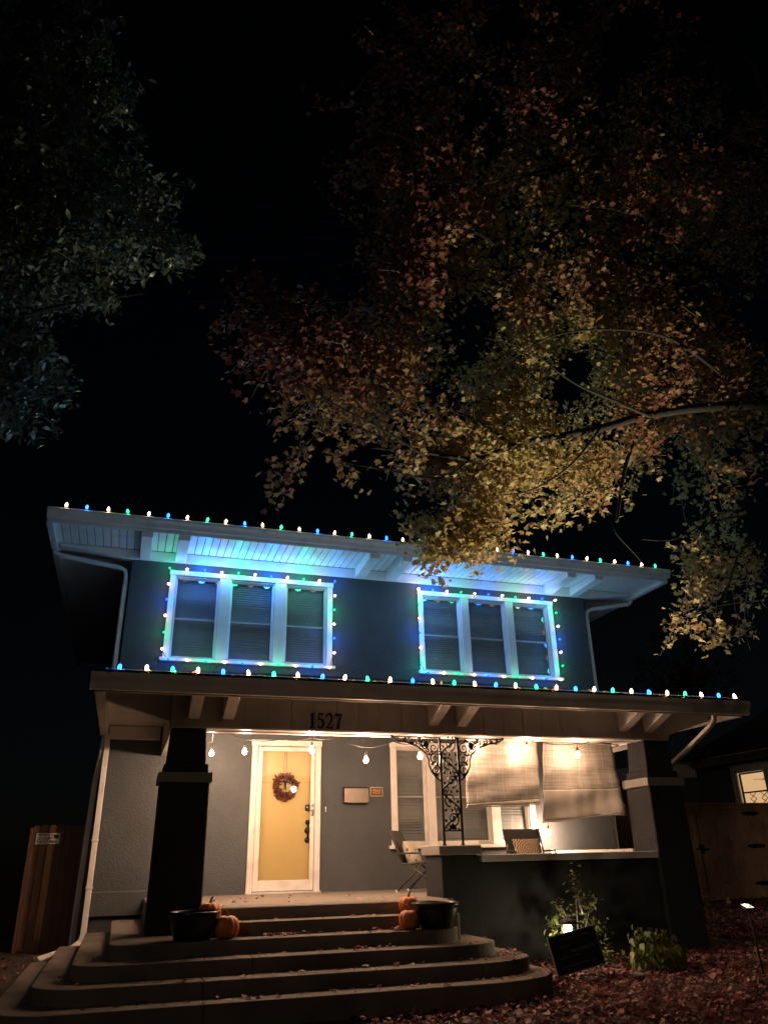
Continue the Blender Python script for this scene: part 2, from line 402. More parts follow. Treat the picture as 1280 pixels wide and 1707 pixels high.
def rot_from(nrm, spin):
    """rotation matrices whose local z follows nrm, spun by spin"""
    n = nrm/np.linalg.norm(nrm, axis=1, keepdims=True)
    a = np.where(np.abs(n[:, 2:3]) < .9, np.array([[0,0,1.]]), np.array([[1.,0,0]]))
    x = np.cross(a, n); x /= np.linalg.norm(x, axis=1, keepdims=True); y = np.cross(n, x)
    c, s_ = np.cos(spin)[:, None], np.sin(spin)[:, None]
    x2 = x*c + y*s_; y2 = -x*s_ + y*c
    return np.stack([x2, y2, n], axis=2)
def leaves_mesh(name, pos, R, size, cols, kind):
    tv, tf = leaf_template(kind); n, k = len(pos), len(tv)
    v = np.einsum('nij,kj->nki', R, tv)*size[:, None, None] + pos[:, None, :]
    f = (tf[None]+np.arange(n)[:, None, None]*k).reshape(-1, 3)
    me = bpy.data.meshes.new(name)
    me.vertices.add(n*k); me.vertices.foreach_set('co', v.reshape(-1).astype(np.float32))
    me.loops.add(len(f)*3); me.loops.foreach_set('vertex_index', f.reshape(-1).astype(np.int32))
    me.polygons.add(len(f)); me.polygons.foreach_set('loop_start', (np.arange(len(f))*3).astype(np.int32))
    me.update(calc_edges=True)
    ca = me.attributes.new('tint', 'FLOAT_COLOR', 'POINT')
    c4 = np.ones((n, k, 4), np.float32); c4[:, :, :3] = cols[:, None, :]
    ca.data.foreach_set('color', c4.reshape(-1)); me.validate(); return me
def mixcol(t, cols):
    """piecewise colour from t in 0..1"""
    cols = np.array(cols); x = np.clip(t, 0, .999)*(len(cols)-1); i = x.astype(int); fr = (x-i)[:, None]
    return cols[i]*(1-fr)+cols[i+1]*fr
def vnoise(p, s, seed=0):
    """cheap smooth noise in -1..1 on points"""
    r_ = np.random.default_rng(seed); o = np.zeros(len(p))
    for k in range(6):
        d = r_.normal(size=3); d /= np.linalg.norm(d); o += np.sin(p@d*s*(1+.35*k)+r_.uniform(0, 6.28))
    return o/3.2
#NEXT
# ------------------------------------------------------------------ the setting
def zg(x, y):
    t = min(max(y, 4.0), 10.2); z = .12 + .055*(t-7.0)
    if y > 10.2: z += .02*min(y-10.2, 6)
    if x > 6: z += .015*min(x-6, 8)
    return z
YW, XL, XR, ZF = 12.8, -.32, 8.35, 1.0213
mb = MB()
xs = [-300,-60,-20]+[-8+.8*i for i in range(36)]+[30,70,300]; ys = [-300,-60,-10]+[-2+.7*i for i in range(34)]+[30,70,400]
for y in ys:
    for x in xs:
        mb.v.append(Vector((x, y, zg(x, y)+.015*sin(x*3.1+y)*cos(y*2.3))))
for j in range(len(ys)-1):
    for i in range(len(xs)-1):
        a = j*len(xs)+i; mb.f.append((a, a+1, a+len(xs)+1, a+len(xs)))
struct('ground', mb, 'soil', smooth=True, org=(0,0,0))

# ------------------------------------------------------------------ house
H = thing('house', (4.0, YW, .3), 'two-storey dark grey stucco house with a deep porch and coloured light strings', 'house')
UPL = [(.42,1.16),(1.35,2.12),(2.32,3.06)]; UPR = [(4.89,5.65),(5.81,6.58),(6.74,7.50)]; UZ = (4.52, 5.95)
LOW = [(4.29,4.83),(4.97,5.98),(6.15,6.71)]; LZ = (1.66, 3.19)
DOOR = (1.95, 2.90, ZF, 3.17)
ops = [(a,b,*UZ) for a,b in UPL+UPR]+[(a,b,*LZ) for a,b in LOW]+[DOOR]
def wall_openings(x0, x1, z0, z1, y, depth, ops):
    mb = MB(); X = sorted({x0,x1}|{o[0] for o in ops}|{o[1] for o in ops}); Z = sorted({z0,z1}|{o[2] for o in ops}|{o[3] for o in ops})
    for i in range(len(X)-1):
        for j in range(len(Z)-1):
            cx_, cz_ = (X[i]+X[i+1])/2, (Z[j]+Z[j+1])/2
            if any(o[0]<cx_<o[1] and o[2]<cz_<o[3] for o in ops): continue
            mb.add([(X[i],y,Z[j]),(X[i+1],y,Z[j]),(X[i+1],y,Z[j+1]),(X[i],y,Z[j+1])], [(0,1,2,3)])
    for a,b,c,d in ops:
        mb.add([(a,y,c),(b,y,c),(b,y,d),(a,y,d),(a,y+depth,c),(b,y+depth,c),(b,y+depth,d),(a,y+depth,d)],
               [(0,4,5,1),(1,5,6,2),(2,6,7,3),(3,7,4,0)])
    # rest of the body
    yb = y+8.6
    mb.add([(x0,y,z0),(x0,yb,z0),(x0,yb,z1),(x0,y,z1),(x1,y,z0),(x1,yb,z0),(x1,yb,z1),(x1,y,z1)],
           [(0,3,2,1),(4,5,6,7),(1,2,6,5),(2,3,7,6)])
    return mb
wall = part('wall', wall_openings(XL, XR, 0, 6.42, YW, .16, ops), 'stucco', H)
part('interior', bx(XL+.05, XR-.05, YW+.35, YW+.4, .2, 6.3), 'dark', H)
part('water_table', bx(XL-.05, 1.2, YW-.06, YW+.02, .80, 1.12), 'stucco', H, bev=.012)

def window(name, x0, x1, z0, z1, y, m='white', seed=0):
    """double-hung sash with two panes and a blind behind"""
    zm = (z0+z1)/2-.02; fw = .038
    mb = MB()
    ys_ = y+.05
    mb.box(x0,x0+fw,ys_,ys_+.05,z0,z1).box(x1-fw,x1,ys_,ys_+.05,z0,z1)
    mb.box(x0+fw,x1-fw,ys_,ys_+.05,z0,z0+fw+.02).box(x0+fw,x1-fw,ys_,ys_+.05,z1-fw,z1)
    w = part('window', mb, m, H, bev=.005)
    part('meeting_rail', bx(x0+fw,x1-fw,ys_+.012,ys_+.045,zm-.015,zm+.015), 'sash', w, bev=.004)
    for a, b, dy in ((z0+fw+.02, zm-.018, .018), (zm+.018, z1-fw, .03)):
        part('pane', bx(x0+fw,x1-fw,ys_+dy,ys_+dy+.004,a,b), 'glass', w)
    bl = MB(); r_ = random.Random(seed); n = 34; ph = r_.uniform(0, 6)
    for i in range(n):
        z = z0+.03+(z1-z0-.06)*i/n
        til = .95+.32*sin(i*.55+ph)*sin(i*.17+ph*2)+r_.uniform(-.08,.08)
        d = .019; sag = r_.uniform(-.003,.003)
        dz, dy = d*sin(til)*1.15, d*cos(til)
        bl.add([(x0+.01,ys_+.075-dy,z-dz),(x1-.01,ys_+.075-dy,z-dz+sag),(x1-.01,ys_+.075+dy,z+dz+sag),(x0+.01,ys_+.075+dy,z+dz)], [(0,1,2,3)])
    bl.box(x0+.005,x1-.005,ys_+.095,ys_+.10,z0,z1)
    tag(part('blind', bl, 'blind', w), kind='stuff')
    return w
def casing(grp, z0, z1, xo0, xo1, sill, m):
    mb = MB(); y0, y1 = YW-.035, YW+.05
    zt = z1+.085
    mb.box(xo0, grp[0][0], y0, y1, z0, z1); mb.box(grp[-1][1], xo1, y0, y1, z0, z1)
    for a, b in zip(grp[:-1], grp[1:]): mb.box(a[1], b[0], y0-.003, y1, z0, z1)
    mb.box(xo0-.012, xo1+.012, y0-.012, y1, z1, zt)
    # inner stops
    for a, b in grp:
        for q0, q1 in ((a, a+.018), (b-.018, b)): mb.box(q0, q1, YW+.0, YW+.05, z0, z1-.001)
        mb.box(a+.018, b-.018, YW, YW+.05, z1-.022, z1-.001)
    part('window_casing', mb, m, H, bev=.006)
    part('window_sill', bx(xo0-.05, xo1+.05, YW-.085, YW+.05, z0-.055, z0), m, H, bev=.008)
k = 0
for g in (UPL, UPR):
    for a, b in g: window('window', a, b, *UZ, YW, 'white', k); k += 1
for a, b in LOW: window('window', a, b, *LZ, YW, 'trim', k); k += 1
casing(UPL, *UZ, .32, 3.16, True, 'white'); casing(UPR, *UZ, 4.79, 7.61, True, 'white'); casing(LOW, *LZ, 4.19, 6.82, True, 'trim')

# front door: casing, yellow slab, full-view storm door
mb = MB().box(1.86,1.95,YW-.04,YW+.05,ZF,3.17).box(2.90,2.99,YW-.04,YW+.05,ZF,3.17).box(1.848,3.002,YW-.052,YW+.05,3.17,3.262)
part('door_casing', mb, 'trim', H, bev=.006)
part('threshold', bx(1.85,3.0,YW-.10,YW+.14,ZF-.006,ZF+.022), 'gutter', H, bev=.005)
fd = part('front_door', bx(1.99,2.86,YW+.085,YW+.125,ZF+.025,3.13), 'door', H, bev=.004)
part('door_molding', bx(2.02,2.83,YW+.073,YW+.085,2.62,2.65), 'door', fd, bev=.005)
part('deadbolt', bx(2.765,2.84,YW+.045,YW+.083,2.195,2.285), 'blackplastic', fd, bev=.008)
part('deadbolt_face', MB().lathe([(0,0),(.022,0),(.02,.012),(0,.014)], n=14).xf(Matrix.Translation((2.803,YW+.044,2.24))@Matrix.Rotation(pi/2,4,'X')), 'chrome', fd, smooth=True)
for zz, r_ in ((2.02,.040),(1.90,.050),(1.76,.045)):
    part('lever_plate', MB().lathe([(0,0),(r_,0),(r_*.92,.02),(r_*.4,.03),(0,.032)], n=18).xf(Matrix.Translation((2.81,YW+.085,zz))@Matrix.Rotation(pi/2,4,'X')), 'blackplastic', fd, smooth=True)
part('pull_grip', MB().tube([(2.81,YW+.06,1.98),(2.81,YW+.045,1.93),(2.81,YW+.045,1.84),(2.81,YW+.06,1.78)], .014, 8), 'blackplastic', fd, smooth=True)
mb = MB(); y0, y1 = YW-.012, YW+.028
mb.box(1.955,2.04,y0,y1,ZF+.03,3.163).box(2.83,2.895,y0,y1,ZF+.03,3.163).box(2.04,2.83,y0,y1,ZF+.03,1.20).box(2.04,2.83,y0,y1,3.09,3.163)
sd = part('storm_door', mb, 'trim', H, bev=.008)
part('pane', bx(2.04,2.83,YW+.006,YW+.010,1.20,3.09), 'stormglass', sd)
part('lock_button', MB().lathe([(0,0),(.02,0),(.018,.015),(0,.018)], n=12).xf(Matrix.Translation((2.862,YW-.012,2.27))@Matrix.Rotation(pi/2,4,'X')), 'chrome', sd, smooth=True)
part('push_button', MB().lathe([(0,0),(.024,0),(.02,.02),(.012,.03),(0,.032)], n=12).xf(Matrix.Translation((2.862,YW-.012,2.19))@Matrix.Rotation(pi/2,4,'X')), 'chrome', sd, smooth=True)
part('latch_handle', MB().tube([(2.862,YW-.045,2.19),(2.862,YW-.05,2.15),(2.855,YW-.045,2.11)], .011, 8), 'blackplastic', sd, smooth=True)
part('hinge', bx(1.945,1.962,YW-.03,YW-.012,2.5,2.9), 'trim', sd, bev=.004)

# upper eave: soffit boards, frieze, brackets, fascia, gutter, roof
EXL, EXR, EY, EZ = -1.62, 9.65, 11.74, 6.34
sof = part('soffit', bx(EXL+.05, EXR-.05, EY+.06, YW-.002, EZ+.022, EZ+.05), 'dark', H)
bm_ = mesh_of('soffit_board', bx(-.057,.057,-.46,.46,0,.018), bev=.006, org=(0,0,0)); bm_.materials.append(M['white'])
x = EXL+.13
while x < EXR-.08:
    place('soffit_board', bm_, None, sof, (x, EY+.08+.47, EZ+.002)); x += .124
for xa, xb in ((EXL+.05, XL-.002), (XR+.002, EXR-.05)):
    ss = part('side_soffit', bx(xa, xb, YW+.002, YW+8.8, EZ+.01, EZ+.04), 'white', H)
part('frieze', bx(XL-.06, XR+.06, YW-.045, YW-.001, 6.17, EZ), 'white', H, bev=.006)
part('side_frieze', bx(XL-.05, XL-.002, YW+.0, YW+8.6, 6.17, EZ+.008), 'white', H)
part('side_frieze', bx(XR+.002, XR+.05, YW+.0, YW+8.6, 6.17, EZ+.008), 'white', H)
for xa, xb in ((-.21,-.03),(.37,.55),(3.58,3.77),(4.18,4.36),(7.45,7.63),(8.03,8.21)):
    part('eave_bracket', MB().prism_x([(YW-.047,6.175),(YW-.047,EZ),(EY+.075,EZ),(EY+.075,6.215)], xa, xb), 'white', H, bev=.006)
for xa, xb in ((XL-.052, EXL+.14), (XR+.052, EXR-.14)):
    part('corner_outrigger', MB().prism_y([(xa,6.172),(xb,6.31),(xb,EZ+.008),(xa,EZ+.008)], YW-.03, YW+.12), 'white', H, bev=.005)
part('eave_molding', MB().box(EXL+.1,EXR-.1,EY+.058,EY+.10,EZ-.03,EZ), 'white', H, bev=.006)
def gutter_prof(y, z0, z1, d): return [(y+d,z0),(y+d*.45,z0),(y+d*.30,z0+(z1-z0)*.42),(y,z0+(z1-z0)*.72),(y,z1),(y+d,z1)]
part('fascia', bx(EXL+.02, EXR-.02, EY+.03, EY+.057, EZ-.05, 6.49), 'gutter', H, bev=.004)
g1 = part('gutter', MB().prism_x(gutter_prof(EY-.09, 6.345, 6.50, .118), EXL, EXR), 'gutter', H, bev=.005)
for xe in (EXL, EXR-.1):
    part('side_fascia', bx(xe, xe+.1, EY+.059, YW+8.8, 6.27, 6.5), 'gutter', H, bev=.006)
mb = MB(); zr = 8.35
mb.add([(EXL-.03,EY-.03,6.51),(EXR+.03,EY-.03,6.51),(EXR+.03,YW+9,6.51),(EXL-.03,YW+9,6.51),(4.0,EY+5.3,zr),(4.0,YW+3.6,zr)],
       [(0,1,4),(1,2,5,4),(2,3,5),(3,0,4,5),(0,3,2,1)])
part('roof', mb, 'shingle', H)

# porch: floor, pillars, rail wall, beam, soffit, gutter, roof
PXL, PXR, PY, PZ = -.45, 8.49, 9.28, 3.42
fl = MB().prism([(.40,9.80),(4.0,9.80),(4.0,10.1),(7.2,10.1),(7.2,YW-.001),(.40,YW-.001)], .25, ZF)
part('porch_floor', fl, 'paintconc', H, bev=.01)
part('floor_nosing', bx(.975, 3.84, 9.55, 9.799, .3, ZF-.002), 'paintconc', H, bev=.012)
def pillar(cx_):
    p = part('pillar', MB().frustum(cx_, 10.09, .15, 2.345, .297, .297, .283, .283), 'pillar', H, bev=.012)
    part('pillar_cap', MB().box(cx_-.315,cx_+.315,9.775,10.405,2.347,2.46), 'cap', p, bev=.008)
    part('pillar_neck', MB().frustum(cx_,10.09,2.462,2.56,.262,.262,.258,.258), 'pillar', p, bev=.01)
    part('pillar_shaft', MB().frustum(cx_,10.09,2.561,2.998,.228,.228,.205,.205), 'pillar', p, bev=.01)
pillar(.655); pillar(7.35)
pd = part('pedestal', bx(3.87, 4.37, 9.83, 10.42, .15, 1.50), 'pillar', H, bev=.01)
part('pedestal_cap', bx(3.83, 4.41, 9.79, 10.46, 1.502, 1.612), 'cap', pd, bev=.008)
rw = part('porch_wall', bx(4.372, 7.05, 9.87, 10.16, .05, 1.412), 'pillar', H, bev=.008)
part('wall_cap', bx(4.412, 7.062, 9.81, 10.20, 1.414, 1.50), 'beam', rw, bev=.008)
rw = part('porch_wall', bx(7.12, 7.40, 10.40, YW-.002, .05, 1.44), 'pillar', H, bev=.008)
part('wall_cap', bx(7.06, 7.46, 10.41, YW-.004, 1.442, 1.535), 'trim', rw, bev=.008)
bmM = part('porch_beam', bx(.42, 7.58, 9.872, 10.25, 3.003, PZ), 'beam', H, bev=.004)
bw = 7.16/24
bb = mesh_of('beam_board', bx(-bw/2+.002,bw/2-.002,-.011,.011,0,PZ-2.995-.01), bev=.004, org=(0,0,0)); bb.materials.append(M['beam'])
for i in range(24): place('beam_board', bb, None, bmM, (.42+bw*(i+.5), 9.860, 2.995))
part('beam_trim', bx(.44,7.56,9.876,10.245,2.984,3.002), 'trim', bmM, bev=.004)
part('beam_trim', bx(.46,7.54,10.05,10.08,2.974,2.983), 'trim', bmM, bev=.003)
part('side_beam', bx(.45,.86,10.252,YW-.001,2.985,PZ), 'trim', H, bev=.006)
part('side_beam', bx(7.14,7.55,10.252,YW-.001,2.985,PZ), 'trim', H, bev=.006)
part('porch_ceiling', bx(.86,7.14,10.252,YW-.001,PZ-.04,PZ), 'trim', H)
for xa, xb in ((PXL+.05,.449),(7.551,PXR-.05)):
    part('side_soffit', bx(xa,xb,9.87,YW-.002,PZ+.006,PZ+.03), 'beam', H)
for xa, xb in ((.418, PXL+.1), (7.582, PXR-.1)):
    part('corner_outrigger', MB().prism_y([(xa,3.06),(xb,3.30),(xb,PZ),(xa,PZ)], 9.90, 10.04), 'beam', H, bev=.005)
    part('wall_frieze', MB().prism_y([(xa,3.22),(xb,3.22),(xb,PZ),(xa,PZ)], YW-.05, YW-.004), 'trim', H, bev=.005)
ps = part('porch_soffit', bx(PXL+.05,PXR-.05,PY+.06,9.868,PZ+.022,PZ+.05), 'dark', H)
pb = mesh_of('soffit_board', bx(-.057,.057,-.245,.245,0,.018), bev=.006, org=(0,0,0)); pb.materials.append(M['trim'])
x = PXL+.13
while x < PXR-.08:
    place('soffit_board', pb, None, ps, (x, PY+.07+.25, PZ+.002)); x += .124
for xa in (.62, 1.04, 3.77, 4.18, 6.73, 7.16):
    part('rafter_bracket', MB().prism_x([(9.848,3.09),(9.848,PZ),(PY+.035,PZ),(PY+.035,3.285)], xa, xa+.145), 'trim', H, bev=.006)
part('fascia', bx(PXL+.02,PXR-.02,PY+.0,PY+.03,3.27,3.47), 'beam', H, bev=.004)
part('gutter', MB().prism_x(gutter_prof(PY-.12, 3.285, 3.475, .118), PXL-.07, PXR+.07), 'beam', H, bev=.005)
for xe in (PXL-.02, PXR-.09):
    part('side_fascia', bx(xe, xe+.11, PY+.032, YW-.003, 3.27, 3.475), 'beam', H, bev=.006)
# hip roof of the porch in lapped courses
mb = MB(); nC = 22; zt = 4.34
def fp(t):   # front plane point at height fraction t
    y = PY-.13+(YW-.002-(PY-.13))*t; z = 3.49+(zt-3.49)*t; xo = 2.9*t
    return PXL-.05+xo, PXR+.05-xo, y, z
for i in range(nC):
    a = fp(i/nC); b = fp((i+1)/nC)
    mb.add([(a[0],a[2],a[3]+.012),(a[1],a[2],a[3]+.012),(b[1],b[2],b[3]),(b[0],b[2],b[3]),(a[0],a[2],a[3]-.004),(a[1],a[2],a[3]-.004)],
           [(0,1,2,3),(4,5,1,0)])
a = fp(0); b = fp(1)
mb.add([(a[0],a[2],a[3]),(b[0],b[2],b[3]),(a[0],YW-.002,a[3])], [(0,1,2)])
mb.add([(a[1],a[2],a[3]),(b[1],b[2],b[3]),(a[1],YW-.002,a[3])], [(0,2,1)])
part('porch_roof', mb, 'shingle', H)
part('roof_deck', bx(PXL-.03,PXR+.03,PY-.0,YW-.004,3.476,3.484), 'shingle', H)

# downspouts
def spout(pts, w=.034, d=.026, m='white'):
    part('downspout', MB().tube(pts, 0, rect=(w,d)), m, H, bev=.006)
spout([(-1.57,12.95,6.32),(-1.55,12.92,6.22),(-1.47,12.9,6.17),(-.52,12.86,6.03),(-.42,12.86,5.98),(-.395,12.86,5.88),(-.395,12.86,3.6),(-.41,12.9,3.2),(-.47,13.0,2.6),(-.50,13.02,.9),(-.50,13.02,.35)], m='white')
spout([(9.58,12.95,6.30),(9.56,12.93,6.22),(9.48,12.92,6.16),(8.60,12.88,5.98),(8.47,12.88,5.93),(8.43,12.88,5.84),(8.43,12.88,3.4),(8.43,12.88,.4)], m='white')
spout([(-.36,12.66,3.29),(-.355,12.69,3.2),(-.355,12.72,3.1),(-.355,12.72,.60),(-.38,12.70,.50),(-.47,12.62,.44),(-.86,12.2,.36)], w=.04, m='trim')
for z_ in (1.78, 1.16): part('downspout_strap', bx(-.405,-.305,12.685,12.705,z_,z_+.03), 'trim', H, bev=.003)
spout([(8.02,9.33,3.30),(8.03,9.36,3.22),(8.0,9.43,3.14),(7.86,9.85,2.86),(7.74,10.2,2.64),(7.715,10.24,2.56),(7.715,10.24,2.3),(7.715,10.24,.4)], w=.034, m='trim')

# house number, slab-serif digits screwed to the beam
def digit(pts_list, x):
    mb = MB()
    for pts, w in pts_list: mb.ribbon([(x+a*.115, 3.015+b*.195) for a, b in pts], [q*.115 for q in w], 9.832, 9.848)
    part('house_number_digit', mb, 'black', H)
def arc(cx_, cz_, rx, rz, a0, a1, n=14): return [(cx_+rx*cos(radians(a0+(a1-a0)*i/n)), cz_+rz*sin(radians(a0+(a1-a0)*i/n))) for i in range(n+1)]
digit([([(.5,0),(.5,1)],[.26,.26]), ([(.15,.04),(.85,.04)],[.09,.09]), ([(.5,.93),(.32,.85),(.18,.82)],[.16,.10,.06])], 2.125)
p5 = [(.28,.98),(.26,.55)]; a5 = arc(.46,.32,.34,.29,130,-150)
digit([([(.24,.94),(.82,.94)],[.15,.17]), (p5,[.10,.10]), (a5,[.08]+[.16]*3+[.24]*6+[.16]*3+[.12,.2])], 2.235)
a2 = arc(.45,.70,.33,.27,170,-40)
digit([(a2+[(.45,.28),(.2,.10)],[.2,.14]+[.15]*3+[.24]*6+[.2]*4+[.14,.10]), ([(.12,.07),(.9,.07)],[.18,.2]), ([(.86,.05),(.9,.24)],[.08,.06])], 2.35)
digit([([(.14,.93),(.9,.93)],[.19,.19]), ([(.84,.92),(.58,.5),(.46,.0)],[.12,.2,.28]), ([(.16,.98),(.14,.72)],[.08,.06])], 2.468)

# ------------------------------------------------------------------ concrete steps
st = thing('concrete_steps', (2.0, 8.6, .15), 'wide concrete porch steps with rounded corners', 'steps')
def slab(k, xl, xr, r, joint=None, yb_l=12.7):
    z1 = ZF-.131*k; yf = 9.55-.338*k; z0 = z1-.32
    def L_():
        pts = [(xl, yb_l)] if yb_l > 10 else [(xl, 9.79)]
        for i in range(13):
            a = pi+pi/2*i/12; pts.append((xl+r+r*cos(a), yf+r+r*sin(a)))
        return pts
    rr_ = r*1.25
    def R_():
        pts = []
        for i in range(13):
            a = 1.5*pi+pi/2*i/12; pts.append((xr-rr_*1.5+rr_*1.5*cos(a), yf+rr_+rr_*sin(a)))
        return pts+[(xr, 9.795-.003*k)]
    back = [(.41, 9.795-.003*k), (.41, yb_l)] if yb_l > 10 else []
    cuts = [joint] if joint else []
    if joint:
        part('step_block', MB().prism(L_()+[(joint-.0015, yf), (joint-.0015, 9.795-.003*k)]+back, z0, z1), 'concrete', st, bev=.010, seg=2)
        part('step_block', MB().prism([(joint+.0015, 9.795-.003*k),(joint+.0015, yf)]+R_(), z0, z1), 'concrete', st, bev=.010, seg=2)
    else:
        part('step_block', MB().prism(L_()+R_()+back, z0, z1), 'concrete', st, bev=.010, seg=2)
slab(1, .98, 3.83, .03, None, 9.7)
slab(2, .0, 3.74, .22, None, 12.64)
slab(3, -.32, 4.10, .36, 1.35, 12.5)
slab(4, -.63, 4.38, .45, .86, 12.3)
slab(5, -.92, 4.52, .55, .84, 12.0)
#NEXT2
# ------------------------------------------------------------------ light strings
# each string is one thing: a cable, and bulbs (> socket) with their own small lamps
BC = {'W': ('e_white', P_WHITE, (1.0,.70,.40)), 'B': ('e_blue', P_BLUE, (.02,.19,1.0)), 'G': ('e_green', P_GREEN, (.05,1.0,.50))}
bprof = [(.0115,0),(.018,.011),(.021,.027),(.018,.047),(.010,.064),(0,.075)]
BME, SME = {}, {}
for d_, rot in (('up', Matrix.Identity(4)), ('out', Matrix.Rotation(pi/2,4,'X'))):
    for k_ in 'WBG':
        me = mesh_of('string_bulb', MB().lathe(bprof, n=10).xf(rot), smooth=True); me.materials.append(M[BC[k_][0]]); BME[d_,k_] = me
    me = mesh_of('bulb_socket', MB().lathe([(0,-.030),(.0125,-.030),(.0125,.002),(0,.003)], n=8).xf(rot)); me.materials.append(M['socket']); SME[d_] = me
def light_string(label, pts, cols, d_, cable, name='light_string', lampoff=(0,0,.03), gain=1.0, rad=.034, kgain=None, vary=False):
    rv = random.Random(len(label)*7+int(pts[0][0]*10)); zt_ = max(p[2] for p in pts)
    c = Vector(pts[0]); t = thing(name, c, label, 'string lights', 'holiday light strings on the house')
    part('cable', MB().tube(cable, .0045, 5), 'greencord', t)
    kg = kgain or {'W':1,'B':1,'G':1}
    for p, k_ in zip(pts, cols):
        p = Vector(p); b = place('string_bulb', BME[d_,k_], None, t, p); place('bulb_socket', SME[d_], None, b, p)
        lamp('bulb_light', t, p+Vector(lampoff), BC[k_][1]*gain*kg[k_]*((rv.choice((.4,.8,1.2,2.4,3.7)) if p.z > zt_-.01 else rv.uniform(.6,1.3)) if vary else 1), BC[k_][2], rad)
        b.rotation_euler = [rv.uniform(-.2,.2) for _ in range(3)]
    return t
def cable_thru(pts, off, sag=.012, n=4):
    out = []
    for a, b in zip(pts[:-1], pts[1:]):
        a, b = Vector(a)+Vector(off), Vector(b)+Vector(off)
        for i in range(n):
            t = i/n; q = a.lerp(b, t); q.z -= sag*4*t*(1-t)*random.uniform(.5,1.4); out.append(q)
    return out+[Vector(pts[-1])+Vector(off)]
pat4 = 'WBWG'
ux = [-1.36+.306*i for i in range(36)]
upts = [(x+random.uniform(-.012,.012), EY-.05, 6.535) for x in ux]
light_string('row of blue green and white bulbs clipped along the top gutter', upts, [pat4[i%4] for i in range(36)], 'up', cable_thru(upts,(0,.0,-.025)), gain=.7)
lx = [at(200+0,1118,9.2).x + i*(at(1227,1170,9.2).x-at(200,1118,9.2).x)/29 for i in range(30)]
lpts = [(x+random.uniform(-.012,.012), PY-.075, 3.512) for x in lx]
light_string('row of upright bulbs along the porch roof gutter', lpts, ['BWGW'[i%4] for i in range(30)], 'up', cable_thru(lpts,(0,.0,-.025)), gain=1.5, kgain={'W':1.1,'B':.7,'G':.8})
yw_ = YW-.075
def frame_pts(x0, x1, z0, z1, nt_, nr, nb, nl):
    P = [(x0+(x1-x0)*i/(nt_-1), z1) for i in range(nt_)]
    P += [(x1, z1-(z1-z0)*(i+1)/(nr+1)) for i in range(nr)]
    P += [(x1-.08-(x1-x0-.2)*i/(nb-1), z0) for i in range(nb)]
    P += [(x0, z0+(z1-z0)*(i+.6)/(nl+.6)) for i in range(nl)]
    return [(a, yw_-(.02 if abs(b-z0)<.001 else 0), b) for a, b in P]
for lab, x0, x1, seq, cnt in (
    ('bulbs framing the left group of upstairs windows', .30, 3.18, 'GWBWGWBWGWB'+'WGWBW'+'WBWGWBWGWB'+'WGWBW', (11,5,10,5)),
    ('bulbs framing the right group of upstairs windows', 4.78, 7.64, 'WBWGWBWGWBW'+'GWBWG'+'WBWGWBWGWB'+'GWBWG', (11,5,10,5))):
    P = frame_pts(x0, x1, 4.475, 6.04, *cnt)
    light_string(lab, P, seq, 'out', cable_thru(P+[P[0]], (0,.03,0), .006), lampoff=(0,-.12,0), gain=.29, rad=.07, kgain={'W':.5,'B':1.6,'G':1.5}, vary=True)

# warm patio string under the porch beam
pp = [at(353,1255,11.9), at(408,1252,11.2), at(520,1250,10.5), at(610,1266,10.35), at(700,1260,10.33), at(795,1246,10.14), at(878,1248,10.12), at(963,1258,10.10)]
ps_ = thing('patio_light_string', pp[3], 'warm bare-bulb patio string hanging under the porch beam', 'string lights')
anch = [Vector((.90,12.4,3.20)), Vector((1.1,11.5,3.30)), at(470,1232,10.8), at(563,1229,10.33), at(655,1236,10.3), at(742,1226,10.2), at(838,1229,10.12), at(905,1238,10.12), at(985,1234,10.1)]
cab = []
for i, p in enumerate(pp):
    top = Vector(p)+Vector((0,0,.155)); a0, a1 = anch[i], anch[i+1]
    for t in (0,.25,.5,.75):
        q = Vector(a0).lerp(top, t); q.z -= .05*t*(1-t)*2; cab.append(q)
    for t in (0,.25,.5,.75):
        q = top.lerp(Vector(a1), t); q.z -= .05*t*(1-t)*2; cab.append(q)
cab.append(Vector(anch[-1]))
last = Vector((6.86, 12.45, at(908,1388,12.45).z))
cab += [Vector((7.0,10.3,2.96)), Vector((7.02,12.6,2.9)), Vector((6.96,12.7,2.4)), last+Vector((0,.02,.15))]
part('cable', MB().tube(cab, .007, 5), 'cord', ps_)
pbm = mesh_of('patio_bulb', MB().lathe([(.012,.0),(.016,-.012),(.030,-.045),(.031,-.060),(.022,-.084),(0,-.094)], n=12), smooth=True); pbm.materials.append(M['e_patio'])
psm = mesh_of('bulb_socket', MB().lathe([(0,.06),(.012,.058),(.018,.04),(.019,.0),(.0,-.002)], n=10)); psm.materials.append(M['socket'])
for i, p in enumerate(pp+[last]):
    p = Vector(p)+Vector((0,0,.045))
    b = place('patio_bulb', pbm, None, ps_, p); place('bulb_socket', psm, None, b, p)
    part('drop_wire', MB().tube([p+Vector((0,0,.055)), p+Vector((.004,0,.11))], .004, 5), 'cord', b)
    lamp('bulb_light', ps_, p+Vector((0,0,-.05)), P_PATIO*(1.6,1.7,2.1,1.7,1.7,.6,.5,.5,3.6)[i], WARM, .045)

